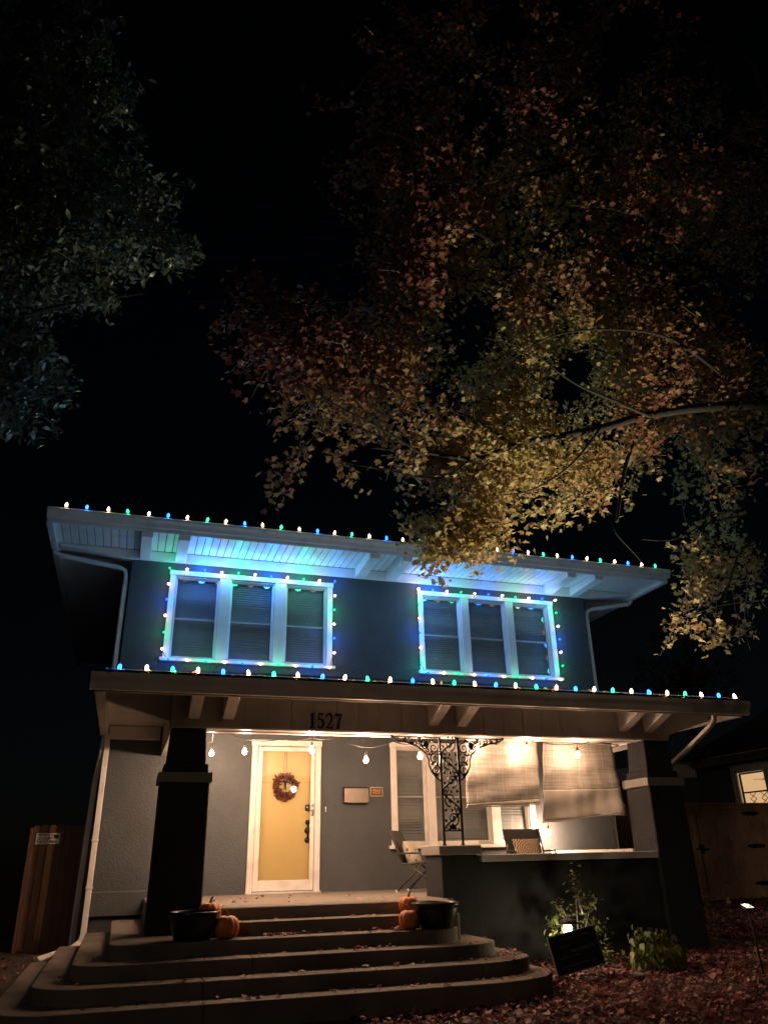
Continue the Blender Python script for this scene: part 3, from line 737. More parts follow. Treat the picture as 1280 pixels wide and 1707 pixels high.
# ------------------------------------------------------------------ wrought-iron column on the pedestal
ic = thing('iron_column', (4.125, 10.02, 1.612), 'black wrought-iron scrollwork column standing on the porch pedestal', 'column')
IX0, IX1, IY = 3.995, 4.255, 10.02
for x_ in (IX0, IX1):
    part('post', MB().tube([(x_,IY,1.612),(x_,IY,2.972)], 0, rect=(.0135,.0135)), 'black', ic)
    part('post_foot', MB().lathe([(.026,0),(.026,.012),(.016,.03),(.018,.06),(.013,.075)], (x_,IY,1.613), n=10), 'black', ic, smooth=True)
    part('collar', MB().lathe([(.013,-.03),(.024,-.012),(.026,0),(.024,.012),(.013,.03)], (x_,IY,2.42), n=10), 'black', ic, smooth=True)
def spiral(cx_, cz_, r, a0, turns, s_, n=26, shrink=.18):
    return [(cx_+r*(1-(1-shrink)*i/n)*cos(a0+s_*turns*2*pi*i/n), IY, cz_+r*(1-(1-shrink)*i/n)*sin(a0+s_*turns*2*pi*i/n)) for i in range(n+1)]
def leaf_blob(mb, x, z, ang, L=.05, w=.018):
    c, s_ = cos(ang), sin(ang); pts = [(0,0),(L*.35,w),(L*.7,w*.7),(L,0),(L*.7,-w*.7),(L*.35,-w)]
    mb.prism_y([(x+a*c-b*s_, z+a*s_+b*c) for a, b in pts][::-1], IY-.007, IY+.007)
sp_ = MB(); xm = (IX0+IX1)/2; W2 = (IX1-IX0)/2-.012
z = 1.80; side = 1; mod = .235
while z < 2.93:
    zc = z+mod*.5; r_ = W2*.82
    # main vine bend
    sp_.tube([(xm-side*W2*cos(pi*i/12)*.95, IY, z+mod*(i/12)) for i in range(13)], [.0125]*13, 5)
    c0 = xm+side*W2*.12
    sp_.tube(spiral(c0, zc+.02, r_*.92, -pi/2 if side > 0 else -pi/2, 1.35, side, 30), [.0125*(1-.45*i/30) for i in range(31)], 5)
    sp_.tube(spiral(xm-side*W2*.55, z+.03, r_*.40, pi/2, .9, -side, 14), [.0105*(1-.4*i/14) for i in range(15)], 5)
    sp_.tube(spiral(xm+side*W2*.62, zc+mod*.45, r_*.34, 0 if side>0 else pi, .85, side, 14), [.0105*(1-.4*i/14) for i in range(15)], 5)
    for ang, dx, dz in ((.6,.2,.25),(2.4,-.3,-.1),(-.8,.3,-.4),(1.6,0,.42)):
        leaf_blob(sp_, xm+side*W2*dx*2, zc+mod*dz, ang*side+(pi if side<0 else 0), .05, .016)
    leaf_blob(sp_, c0, zc+.02, 1.2*side, .04, .018)
    z += mod; side = -side
sp_.box(IX0, IX1, IY-.009, IY+.009, 1.782, 1.80)
for q in range(5):
    leaf_blob(sp_, xm-.05+.025*q, 1.80, pi/2+(q-2)*.35, .09, .022)
part('scroll_panel', sp_, 'black', ic)
for s_ in (-1, 1):
    x0 = IX0 if s_ < 0 else IX1; mb = MB()
    # outer edge sweeps from the post up and out under the beam
    edge = [(0,2.40),(.06,2.44),(.13,2.52),(.165,2.60),(.17,2.68),(.20,2.75),(.27,2.81),(.33,2.85),(.40,2.87),(.48,2.90),(.56,2.905),(.63,2.93),(.68,2.96)]
    mb.tube([(x0+s_*a, IY, b) for a, b in edge], [.012]*len(edge), 5)
    mb.tube([(x0, IY, 2.962), (x0+s_*.70, IY, 2.962)], .008, 5)
    for a, b, r_, tn, d_ in ((.075,2.545,.070,1.5,1),(.085,2.69,.066,1.4,-1),(.09,2.83,.075,1.5,1),(.21,2.865,.065,1.3,-1),(.19,2.79,.030,1,1),(.32,2.905,.045,1.3,1),(.42,2.925,.036,1.2,-1),(.51,2.935,.028,1.2,1),(.59,2.948,.022,1.2,-1),(.03,2.62,.028,1,-1),(.03,2.76,.030,1,1),(.14,2.76,.028,1.1,1),(.27,2.925,.03,1,-1)):
        mb.tube(spiral(x0+s_*a, b, r_, pi/2, tn, d_*s_, 22), [.0115*(1-.4*i/22) for i in range(23)], 5)
    for a, b, an in ((.16,2.90,2.2),(.24,2.84,.5),(.05,2.46,1.0),(.13,2.60,2.0),(.37,2.88,.3),(.13,2.74,.2),(.48,2.91,.2),(.10,2.90,1.2),(.55,2.92,-.5),(.66,2.945,.8)):
        leaf_blob(mb, x0+s_*a, b, an if s_ > 0 else pi-an, .06, .018)
    for q in range(4): leaf_blob(mb, x0+s_*.20, 2.87, q*pi/2+.4, .05, .028)
    part('corner_bracket', mb, 'black', ic)

# ------------------------------------------------------------------ porch things
def roller_shade(label, c_tl, c_tr, c_br, c_bl, y, hem_h, billow, seed):
    r_ = random.Random(seed); t = thing('roller_shade', Vector(((c_tl[0]+c_tr[0])/2, y, c_bl[1])), label, 'shade', 'roller shades under the porch beam')
    nx, nz = 28, 60
    def P(i, j, off=0):
        a, b = i/nx, j/nz
        top = Vector((c_tl[0]*(1-a)+c_tr[0]*a, 0, c_tl[1]*(1-a)+c_tr[1]*a)); bot = Vector((c_bl[0]*(1-a)+c_br[0]*a, 0, c_bl[1]*(1-a)+c_br[1]*a))
        p = top.lerp(bot, b)
        p.y = y + billow*b*(.6*sin(a*pi*1.2+.4)+.22*sin(a*11+seed+b*3)*b) + .010*sin(b*17+a*4+seed) + .006*sin(a*37+seed*2)*min(1,b*2) + off
        if j == nz: p.z += .02*sin(a*5+seed)
        return p
    jh = int(nz*(1-hem_h))
    for nm, j0, j1, m, off in (('fabric',0,jh,'shade',0),('hem_panel',jh,nz,'hem',-.006)):
        mb = MB()
        for j in range(j0, j1+1):
            for i in range(nx+1): mb.v.append(P(i, j, off))
        w_ = nx+1
        for j in range(j1-j0):
            for i in range(nx): mb.f.append((j*w_+i, j*w_+i+1, (j+1)*w_+i+1, (j+1)*w_+i))
        o = part(nm, mb, m, t, smooth=True)
        md = o.modifiers.new('thick', 'SOLIDIFY'); md.thickness = .004
    part('bottom_bar', MB().tube([P(i, nz)+Vector((0,.004,-.012)) for i in range(nx+1)], .011, 6), 'hem', t, smooth=True)
    part('head_rail', MB().tube([Vector((c_tl[0],y+.01,c_tl[1]+.03)), Vector((c_tr[0],y+.01,c_tr[1]+.03))], .024, 8), 'hem', t, smooth=True)
    for a in (.15,.5,.85):
        i = int(a*nx); part('pull_string', MB().tube([P(i, j)+Vector((0,-.012,0)) for j in range(0, jh, 4)], .0022, 4), 'hem', t)
s1 = [at(u,v,10.33) for u,v in ((777,1236),(895,1232),(902,1337),(779,1346))]
roller_shade('roller shade with straight lower hem, beside the iron column', *[(p.x,p.z) for p in s1], 10.36, .045, .03, 1)
s2 = [at(u,v,10.33) for u,v in ((906,1234),(1021,1242),(1040,1358),(909,1366))]
roller_shade('billowing roller shade with pale lower flap, beside the right pillar', *[(p.x,p.z) for p in s2], 10.36, .36, .11, 4)

def chair(name, loc, rz, label):
    t = thing(name, loc, label, 'chair', 'patio chairs on the porch'); Mx = Matrix.Translation(loc)@Matrix.Rotation(rz,4,'Z')
    w = .28
    def sheet(prof, w0, w1, n=12):
        mb = MB()
        for i, (y, z) in enumerate(prof):
            f_ = i/(len(prof)-1); ww = w0+(w1-w0)*f_
            for k in range(n+1):
                a = -1+2*k/n; mb.v.append(Vector((a*ww, y+.022*(1-a*a), z-.02*(1-a*a)*(1-f_))))
        for i in range(len(prof)-1):
            for k in range(n): b = i*(n+1)+k; mb.f.append((b,b+1,b+n+2,b+n+1))
        return mb
    back = [(.22,.38),(.245,.46),(.28,.56),(.33,.68),(.39,.80),(.42,.84)]
    seat = [(-.26,.40),(-.22,.425),(-.1,.41),(.05,.385),(.17,.37),(.22,.38)]
    for nm, pr, w0, w1 in (('backrest', back, .25, .295), ('seat', seat, .26, .25)):
        o = part(nm, sheet(pr, w0, w1).xf(Mx), 'sling', t, smooth=True); o.modifiers.new('t','SOLIDIFY').thickness = .008
    for s_ in (-1, 1):
        part('side_rail', MB().tube([Mx@Vector((s_*(w+.0),y,z)) for y,z in [(-.27,.385),(-.1,.40),(.1,.37),(.215,.375)]]+[Mx@Vector((s_*(w+.012),y,z)) for y,z in back[1:]], .014, 8), 'frame', t, smooth=True)
        part('arm', MB().tube([Mx@Vector((s_*(w+.03),y,z)) for y,z in [(.27,.51),(.15,.515),(-.1,.52),(-.2,.51),(-.24,.47),(-.2,.40)]], .014, 8), 'frame', t, smooth=True)
        part('leg', MB().tube([Mx@Vector((s_*(w+.01),y,z)) for y,z in [(.10,.37),(-.1,.22),(-.27,.012)]], .014, 8), 'frame', t, smooth=True)
        part('leg', MB().tube([Mx@Vector((s_*(w+.01),y,z)) for y,z in [(-.12,.40),(.06,.22),(.30,.012)]], .014, 8), 'frame', t, smooth=True)
        for yy in (-.27, .30): part('foot_cap', MB().lathe([(0,0),(.018,0),(.018,.03),(0,.032)], Mx@Vector((s_*(w+.01),yy,.0)), n=8), 'trim', t)
    part('stretcher', MB().tube([Mx@Vector((-w,-.09,.215)), Mx@Vector((w,-.09,.215))], .010, 6), 'frame', t)
chL = (4.30, 11.75, ZF); chR = (6.03, 11.55, ZF)
chair('patio_chair', chL, radians(54), 'sling patio chair in side view beside the porch pedestal')
chair('patio_chair', chR, radians(-8), 'sling patio chair facing the yard behind the porch wall')
def cushion(loc, rz, tilt, w, h, m, label):
    mb = MB(); n = 20
    for s_ in (-1, 1):
        o = len(mb.v)
        for j in range(n+1):
            for i in range(n+1):
                a, b = -1+2*i/n, -1+2*j/n
                th = .075*((1-a**4)*(1-b**4))**.5; pin = 1-.07*(1-abs(b))*abs(a)**3
                mb.v.append(Vector((a*w/2*(1-.06*(1-b*b)*(abs(a)**4)), s_*th, b*h/2*(1-.06*(1-a*a)*(abs(b)**4)))))
        for j in range(n):
            for i in range(n): q = o+j*(n+1)+i; mb.f.append((q,q+1,q+n+2,q+n+1) if s_ < 0 else (q,q+n+1,q+n+2,q+1))
    o = tag(part('cushion', mb, m, None, smooth=True, org=(0,0,0)), label, 'cushion')
    o.rotation_euler = (tilt, 0, rz); o.location = loc; return o
cR = Vector(chR)+Matrix.Rotation(radians(-8),3,'Z')@Vector((0,.165,.525)); cushion(cR, radians(-8), radians(-20), .44, .36, 'mandala', 'square cushion with a round medallion pattern on the facing chair')
cL = Vector(chL)+Matrix.Rotation(radians(54),3,'Z')@Vector((0,.14,.51)); cushion(cL, radians(54), radians(-22), .44, .38, 'floral', 'cream cushion with leafy sprigs on the side-view chair')

# mailbox, plaque, doorbell
t = thing('mailbox', (3.565, YW-.05, 2.29), 'brushed steel wall mailbox beside the front door', 'mailbox')
part('box', bx(3.365,3.765,YW-.10,YW-.003,2.295,2.525), 'steel', t, bev=.006)
part('lid', MB().prism_x([(YW-.112,2.30),(YW-.112,2.52),(YW-.06,2.545),(YW-.003,2.548),(YW-.003,2.53),(YW-.102,2.52),(YW-.102,2.30)], 3.36, 3.77), 'steel', t, bev=.003)
for a, b, c_, d_ in ((3.36,3.374,2.305,2.52),(3.756,3.77,2.305,2.52),(3.374,3.756,2.305,2.318)): part('lid_rim', bx(a,b,YW-.119,YW-.113,c_,d_), 'steel', t)
t = thing('wall_plaque', (3.935, YW-.01, 2.41), 'small framed bronze plaque with orange lettering, beside the mailbox', 'plaque')
part('panel', bx(3.84,4.035,YW-.018,YW-.003,2.415,2.54), 'bronze', t)
for a, b, c_, d_ in ((3.83,3.842,2.405,2.55),(4.033,4.045,2.405,2.55),(3.842,4.033,2.538,2.55),(3.842,4.033,2.405,2.417)): part('frame_strip', bx(a,b,YW-.024,YW-.003,c_,d_), 'goldrim', t)
rr = random.Random(3)
for row, (zz, m_) in enumerate(((2.515,'orange'),(2.492,'creamink'),(2.470,'orange'),(2.448,'orange'))):
    mb = MB(); x_ = 3.865+rr.uniform(0,.02)
    while x_ < 4.005:
        w_ = rr.uniform(.006,.012); mb.box(x_, x_+w_, YW-.0195, YW-.0181, zz-.006, zz+.006); x_ += w_+rr.choice([.003,.003,.010])
    part('lettering', mb, m_, t)
t = thing('doorbell', (3.085, YW-.02, 2.16), 'slim doorbell on the wall right of the door', 'doorbell')
part('plate', bx(3.07,3.10,YW-.022,YW-.002,2.15,2.26), 'chrome', t, bev=.008)
part('button', MB().lathe([(0,0),(.01,0),(.008,.006),(0,.008)], n=10).xf(Matrix.Translation((3.085,YW-.022,2.18))@Matrix.Rotation(pi/2,4,'X')), 'signwhite', t, smooth=True)

# wreath, hung inside the storm door glass
wc = Vector((2.42, YW+.048, 2.56))
t = thing('wreath', wc, 'dark red leafy wreath with a black bow on the yellow door', 'wreath')
part('ring', MB().tube([wc+Vector((.15*cos(a),0,.15*sin(a))) for a in [2*pi*i/24 for i in range(25)]], .022, 6), 'bark', t, smooth=True)
n = 520; a = rng.uniform(0,2*pi,n); rr_ = .155+rng.normal(0,.028,n)
pos = np.stack([wc.x+rr_*np.cos(a), wc.y-.012+rng.uniform(-.012,.016,n), wc.z+rr_*np.sin(a)],1)
nr = np.stack([rng.normal(0,.5,n)+.5*np.cos(a), -np.ones(n), rng.normal(0,.5,n)+.5*np.sin(a)],1)
me = leaves_mesh('foliage', pos-np.array(wc), rot_from(nr, rng.uniform(0,6.28,n)), rng.uniform(.04,.075,n), mixcol(rng.random(n), [(.10,.02,.02),(.22,.05,.04),(.28,.10,.06),(.12,.05,.05)]), 'oval')
tag(place('foliage', me, 'wreath', t, wc), kind='stuff')
mb = MB()
for s_ in (-1,1):
    mb.ribbon([(wc.x,wc.z+.07),(wc.x+s_*.03,wc.z+.085),(wc.x+s_*.04,wc.z+.065),(wc.x,wc.z+.062)], .018, wc.y-.03, wc.y-.022)
    mb.ribbon([(wc.x+s_*.006,wc.z+.06),(wc.x+s_*.012,wc.z-.02),(wc.x+s_*.016,wc.z-.06)], .016, wc.y-.028+.002*s_, wc.y-.021+.002*s_)
part('bow', mb, 'black', t)
part('hanger', MB().tube([wc+Vector((-.02,0,.15)), wc+Vector((-.024,0,.35)), wc+Vector((-.012,0,.54)), wc+Vector((.012,0,.54)), wc+Vector((.022,0,.35)), wc+Vector((.012,0,.19))], .003, 5), 'cord', t)

# pumpkins and pots
def pumpkin(x, y, z, r, label, sd, squash=.86):
    t = thing('pumpkin', (x,y,z), label, 'pumpkin', 'pumpkins on the steps'); nr = 9+sd%3
    prof = []
    for i in range(17):
        a = -pi/2+pi*i/16; rr_ = cos(a)**.8 if cos(a) > 0 else 0; zz = sin(a)
        prof.append((r*max(rr_,.02), r*squash*(1+zz-.22*math.exp(-(rr_/.35)**2)*(1 if zz > 0 else -1)*1.0)))
    mb = MB().lathe(prof, (0,0,0), 54, rib=lambda a: 1-.075*abs(cos(a*nr/2+sd))**6+.02*sin(2*a+sd))
    zmin = min(v.z for v in mb.v)
    mb.xf(Matrix.Translation((x,y,z-zmin)))
    part('rind', mb, 'pumpkin', t, smooth=True)
    zt_ = z-zmin+r*squash*1.80
    part('stem', MB().tube([(x,y,zt_-.02),(x+.004,y,zt_+.02),(x+.012*(1 if sd%2 else -1),y,zt_+.05),(x+.03*(1 if sd%2 else -1),y-.004,zt_+.065)], [.022,.013,.011,.012], 7), 'stem', t, smooth=True)
zk = lambda k: ZF-.131*k
def onstep(u, v, k, ky): 
    y = 9.55-.338*k+ky; p = at(u, v, y); return p.x, y, zk(k)
pumpkin(*onstep(350,1515,1,.16), .125, 'upper pumpkin beside the left pillar', 1)
pumpkin(*onstep(378,1550,2,.165), .128, 'lower pumpkin on the step beside the left pot', 2, .92)
pumpkin(*onstep(681,1507,1,.16), .118, 'upper pumpkin below the porch pedestal', 3)
pumpkin(*onstep(681,1535,2,.165), .112, 'lower pumpkin on the step beside the right pot', 4, .95)
def pot(x, y, z, r, label):
    t = thing('planter_pot', (x,y,z), label, 'pot', 'black planters on the steps')
    prof = [(0,0),(r*.66,0),(r*.70,.01),(r*.82,.10),(r*.92,.20),(r*.94,.225),(r*1.0,.232),(r*1.0,.262),(r*.94,.265),(r*.90,.24),(r*.86,.20)]
    part('bowl', MB().lathe(prof, (x,y,z), 40), 'pot', t, smooth=True)
    part('soil', MB().lathe([(0,.205),(r*.5,.20),(r*.87,.195)], (x,y,z), 24), 'soil', t, smooth=True)
pot(.80, 9.06, zk(2), .262, 'glossy black planter in front of the left pillar')
pot(3.47, 9.06, zk(2), .275, 'glossy black planter at the right end of the steps')
#NEXT3
# ------------------------------------------------------------------ fences and the neighbouring house
def dog_ear(w, h, d): 
    c = w*.22; return MB().prism_y([(-w/2,0),(w/2,0),(w/2,h-c),(w/2-c,h),(-w/2+c,h),(-w/2,h-c)], -d/2, d/2)
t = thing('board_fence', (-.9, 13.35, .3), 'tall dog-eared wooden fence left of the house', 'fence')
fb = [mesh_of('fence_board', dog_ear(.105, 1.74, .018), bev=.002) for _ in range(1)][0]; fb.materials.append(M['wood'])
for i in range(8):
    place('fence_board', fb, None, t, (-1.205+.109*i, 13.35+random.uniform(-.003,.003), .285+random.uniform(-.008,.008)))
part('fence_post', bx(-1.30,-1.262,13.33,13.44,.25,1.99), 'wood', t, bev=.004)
for z_ in (.6, 1.65): part('fence_rail', bx(-1.255,-.40,13.362,13.40,z_,z_+.09), 'wood', t)
# the contractor's small sign on it
t = thing('fence_sign', (-1.03, 13.33, 1.77), 'small white sign with a phone number screwed to the left fence', 'sign')
sx0, sx1, sz0, sz1 = -1.205, -.875, 1.765, 1.915
part('panel', bx(sx0,sx1,13.325,13.331,sz0,sz1), 'signwhite', t)
def text_mesh(body, size, x, y, z, parent, m, name='lettering'):
    cu = bpy.data.curves.new('txt', 'FONT'); cu.body = body; cu.size = size; cu.extrude = .0006; cu.offset = size*.025; cu.resolution_u = 3
    o = bpy.data.objects.new('txt', cu); C.objects.link(o)
    me = bpy.data.meshes.new_from_object(o.evaluated_get(bpy.context.evaluated_depsgraph_get())); bpy.data.objects.remove(o)
    me.transform(Matrix.Translation((0,0,0))@Matrix.Rotation(pi/2,4,'X')); me.materials.clear(); me.name = name
    return place(name, me, m, parent, (x, y, z))
text_mesh('OKLAHOMA', .036, sx0+.02, 13.3235, sz1-.075, t, 'signink')
text_mesh('918 357 0836', .050, sx0+.012, 13.3235, sz0+.016, t, 'signink')
mb = MB()
for a, b, z_ in ((.02,.075,.118),(.085,.15,.118),(.16,.18,.118),(.02,.06,.060),(.075,.10,.060),(.115,.175,.060)): mb.box(sx0+a, sx0+b, 13.3232, 13.3248, sz0+z_, sz0+z_+(.018 if z_ > .1 else .008))
part('small_print', mb, 'signink', t)
part('state_emblem', MB().prism_y([(sx0+.205+x_*.11, sz1-.02-z_*.06) for x_, z_ in ((0,0),(0,.18),(.36,.18),(.36,.8),(.5,.88),(.65,.95),(.8,.92),(1,1),(1,.5),(.98,0))], 13.3232, 13.3248), 'signink', t)

FY = 15.5
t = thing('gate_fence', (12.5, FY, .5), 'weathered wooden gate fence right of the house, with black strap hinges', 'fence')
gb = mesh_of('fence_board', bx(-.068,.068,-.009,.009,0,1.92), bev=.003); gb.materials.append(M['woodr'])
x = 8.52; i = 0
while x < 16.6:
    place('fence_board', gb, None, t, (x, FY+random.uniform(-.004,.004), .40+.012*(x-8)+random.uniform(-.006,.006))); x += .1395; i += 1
part('cap_rail', bx(8.45,16.7,FY-.06,FY+.06,2.425,2.475), 'woodr', t, bev=.004)
part('top_rail', bx(8.45,16.7,FY-.035,FY-.011,2.33,2.424), 'woodr', t, bev=.004)
part('gate_stile', bx(12.12,12.24,FY-.04,FY-.012,.46,2.32), 'woodr', t, bev=.004)
part('gate_gap', bx(12.262,12.285,FY-.013,FY-.0095,.46,2.32), 'dark', t)
part('latch', MB().box(12.12,12.46,FY-.05,FY-.036,1.50,1.53).box(12.26,12.31,FY-.075,FY-.05,1.44,1.60).box(12.19,12.215,FY-.07,FY-.05,1.53,1.62), 'black', t)
for zz in (2.25, 1.56, .80):
    part('strap_hinge', MB().prism_y([(13.55,zz-.02),(13.72,zz-.045),(13.80,zz-.045),(13.80,zz+.045),(13.72,zz+.045),(13.55,zz+.02)], FY-.025, FY-.012).prism_y([(13.82,zz-.045),(13.90,zz-.045),(14.02,zz-.02),(14.02,zz+.02),(13.90,zz+.045),(13.82,zz+.045)], FY-.025, FY-.012), 'black', t)

NX = 17.0
t = thing('neighbour_house', (18, 19, .5), 'low dark neighbouring house with one lit window behind the gate', 'house')
WY0, WY1, WZ0, WZ1 = 18.22, 19.28, 2.30, 3.52    # the lit window in the side wall
mb = MB()
Yc, Zc = [13.5, WY0, WY1, 20.9], [.3, WZ0, WZ1, 4.0]
for i in range(3):
    for j in range(3):
        if i == 1 and j == 1: continue
        mb.add([(NX,Yc[i],Zc[j]),(NX,Yc[i+1],Zc[j]),(NX,Yc[i+1],Zc[j+1]),(NX,Yc[i],Zc[j+1])], [(0,3,2,1)])
mb.add([(NX,13.5,.3),(NX+8,13.5,.3),(NX+8,13.5,4),(NX,13.5,4),(NX,20.9,.3),(NX+8,20.9,.3),(NX+8,20.9,4),(NX,20.9,4)], [(0,1,2,3),(5,4,7,6)])
part('wall', mb, 'sidewall', t)
part('eave_board', bx(NX-.06,NX-.002,13.4,20.95,3.82,4.06), 'ntrim', t, bev=.01)
part('roof', MB().add([(NX-.5,13,4.07),(NX+8.5,13,4.07),(NX+4,13,6.0),(NX-.5,21.3,4.07),(NX+8.5,21.3,4.07),(NX+4,21.3,6.0)], [(0,2,5,3),(1,4,5,2),(0,1,2),(3,5,4),(0,3,4,1)]), 'nroof', t)
part('back_wing', bx(NX-1.6,NX+2,21.0,24.5,.3,3.55), 'sidewall', t)
part('wing_eave', bx(NX-1.75,NX-.05,20.98,24.6,3.552,3.95), 'ntrim', t, bev=.02)
for a, b, c_, d_ in ((WY0-.22,WY0,WZ0-.1,WZ1+.25),(WY1,WY1+.22,WZ0-.1,WZ1+.25),(WY0,WY1,WZ1,WZ1+.25)): part('window_casing', bx(NX-.05,NX-.003,a,b,c_,d_), 'ntrim', t)
w = part('window', MB().box(NX+.02,NX+.06,WY0,WY0+.05,WZ0,WZ1).box(NX+.02,NX+.06,WY1-.05,WY1,WZ0,WZ1).box(NX+.02,NX+.06,WY0+.05,WY1-.05,2.96,3.0).box(NX+.02,NX+.06,WY0+.05,WY1-.05,WZ1-.04,WZ1), 'dark', t)
part('lit_room', bx(NX+.9,NX+.93,WY0-1.2,WY1+1.2,WZ0-1,WZ1+.05), 'e_room', w)
part('lit_ceiling', bx(NX+.08,NX+.93,WY0-1.2,WY1+1.2,WZ1+.06,WZ1+.08), 'e_room2', w)
mb = MB()
for q in range(5):
    a = 2*pi*q/5; mb.hexa([(NX+.55,18.75,3.33),(NX+.55+.34*cos(a)-.05*sin(a),18.75+.34*sin(a)+.05*cos(a),3.325),(NX+.55+.36*cos(a)+.05*sin(a),18.75+.36*sin(a)-.05*cos(a),3.325),(NX+.55+.03*cos(a),18.75+.03*sin(a),3.33)],
                               [(NX+.55,18.75,3.342),(NX+.55+.34*cos(a)-.05*sin(a),18.75+.34*sin(a)+.05*cos(a),3.337),(NX+.55+.36*cos(a)+.05*sin(a),18.75+.36*sin(a)-.05*cos(a),3.337),(NX+.55+.03*cos(a),18.75+.03*sin(a),3.342)])
mb.tube([(NX+.55,18.75,3.2),(NX+.55,18.75,WZ1+.05)], .03, 8)
part('ceiling_fan', mb, 'ntrim', w)
mb = MB()
for y0 in (18.35, 18.78):
    for q in range(4):
        for s_ in (-1, 1):
            a, b = y0+.13+s_*.12, y0+.13-s_*.12; z0 = 2.35+q*.15
            mb.tube([(NX+.07,a,z0),(NX+.07,b,z0+.15)], .010, 4); mb.tube([(NX+.07,b,z0),(NX+.07,a,z0+.15)], .010, 4)
part('lattice', mb, 'dark', w)

# ------------------------------------------------------------------ yard things
t = thing('yard_sign', (5.03, 8.75, zg(5,8.75)), 'dark framed yard sign leaning over in the fallen leaves', 'yard sign')
Ms = Matrix.Translation((5.035, 8.78, .49))@Matrix.Rotation(radians(-10),4,'Y')@Matrix.Rotation(radians(-8),4,'X')
sw, sh = .30, .185
part('face', MB().box(-sw,sw,-.006,.006,-sh,sh).xf(Ms), 'signdark', t)
for a, b, c_, d_ in ((-sw-.012,sw+.012,sh,sh+.013),(-sw-.012,sw+.012,-sh-.013,-sh),(-sw-.012,-sw,-sh,sh),(sw,sw+.012,-sh,sh)): part('frame_strip', MB().box(a,b,-.011,.011,c_,d_).xf(Ms), 'signframe', t)
mb = MB(); rr = random.Random(8)
for z_, hh, xa, xb in ((.140,.014,-.25,.24),(.07,.010,-.22,-.05),(.01,.030,-.06,.24),(-.04,.012,-.22,.05),(-.125,.012,-.2,.2)):
    x_ = xa
    while x_ < xb:
        w_ = rr.uniform(.012,.03); mb.box(x_, min(x_+w_, xb), -.0075, -.0061, z_-hh/2, z_+hh/2); x_ += w_+rr.choice([.006,.006,.022])
tag(part('lettering', mb.xf(Ms), 'signgrey', t), kind='stuff')
for s_ in (-.2, .2): part('stake', MB().tube([Ms@Vector((s_,.012,-sh+.02)), Ms@Vector((s_,.012,-sh-.14))], .005, 6), 'black', t)

def path_lantern():
    p = at(946,1549,9.05); x, y = p.x, p.y; g = zg(x,y)
    t = thing('path_lantern', (x,y,g), 'lit path lantern with a round dark cap behind the yard sign', 'path light')
    part('stake', MB().tube([(x,y,g-.05),(x,y,p.z-.045)], .012, 8), 'black', t, smooth=True)
    part('lantern_glass', MB().lathe([(0,-.05),(.038,-.048),(.046,.045),(0,.05)], (x,y,p.z), 16), 'e_path', t, smooth=True)
    part('cap', MB().lathe([(.02,.052),(.115,.056),(.118,.066),(.075,.10),(.03,.118),(0,.12)], (x+.012,y,p.z), 20), 'black', t, smooth=True)
    part('cage_base', MB().lathe([(0,-.075),(.045,-.07),(.052,-.052),(0,-.051)], (x,y,p.z), 16), 'black', t, smooth=True)
    for q in range(4):
        a = pi/4+q*pi/2; part('cage_bar', MB().tube([(x+.052*cos(a),y+.052*sin(a),p.z-.055),(x+.06*cos(a),y+.06*sin(a),p.z+.055)], .004, 5), 'black', t)
    lamp('lantern_light', t, (x,y,p.z-.01), P_PATH, (1,.80,.48), .055)
P_PATH, P_SPOT = 30.0, 2700.0
path_lantern()
def spot_light():
    p = at(1245,1512,8.1); b = Vector((p.x+.10, p.y+.06, zg(p.x,p.y)-.05)); q = Vector(p)
    t = thing('garden_spotlight', (b.x,b.y,b.z+.05), 'lit square solar spotlight on a thin stake near the right edge', 'spotlight')
    part('stake', MB().tube([b, b.lerp(q,.5)+Vector((.004,0,0)), q+Vector((0,0,-.03))], .010, 7), 'black', t, smooth=True)
    Mh = Matrix.Translation(q)@Matrix.Rotation(radians(20),4,'X')
    part('head', MB().box(-.055,.055,-.05,.05,-.022,.010).xf(Mh), 'black', t, bev=.006)
    part('solar_cell', MB().box(-.028,.028,-.024,.024,.012,.016).xf(Mh), 'blackplastic', t)
    mb = MB().box(-.05,.05,-.046,-.028,.0105,.015).box(-.05,.05,.028,.046,.0105,.015).box(-.05,-.032,-.028,.028,.0105,.015).box(.032,.05,-.028,.028,.0105,.015)
    part('light_ring', mb.xf(Mh), 'e_spot', t)
    d = at(930,690,6.8)-q
    lamp('maple_fill_lamp', t, q+Vector((-.01,-.01,.06)), P_SPOT, (1,.85,.60), .05, spot=(d, radians(68)))  # strong beam added here to light the maple, whose real light source is unseen
spot_light()
part_ = tag(part('plant_marker', MB().prism_y([(0,0),(.012,0),(.018,.10),(.028,.17),(.018,.21),(.004,.16),(-.002,.08)], -.002, .002).xf(Matrix.Translation(at(970,1524,9.15))@Matrix.Rotation(radians(-16),4,'Y')@Matrix.Diagonal((1.2,1,1.0,1))), 'signwhite'), 'slim white plant tag standing in the tall shrub', 'plant tag')

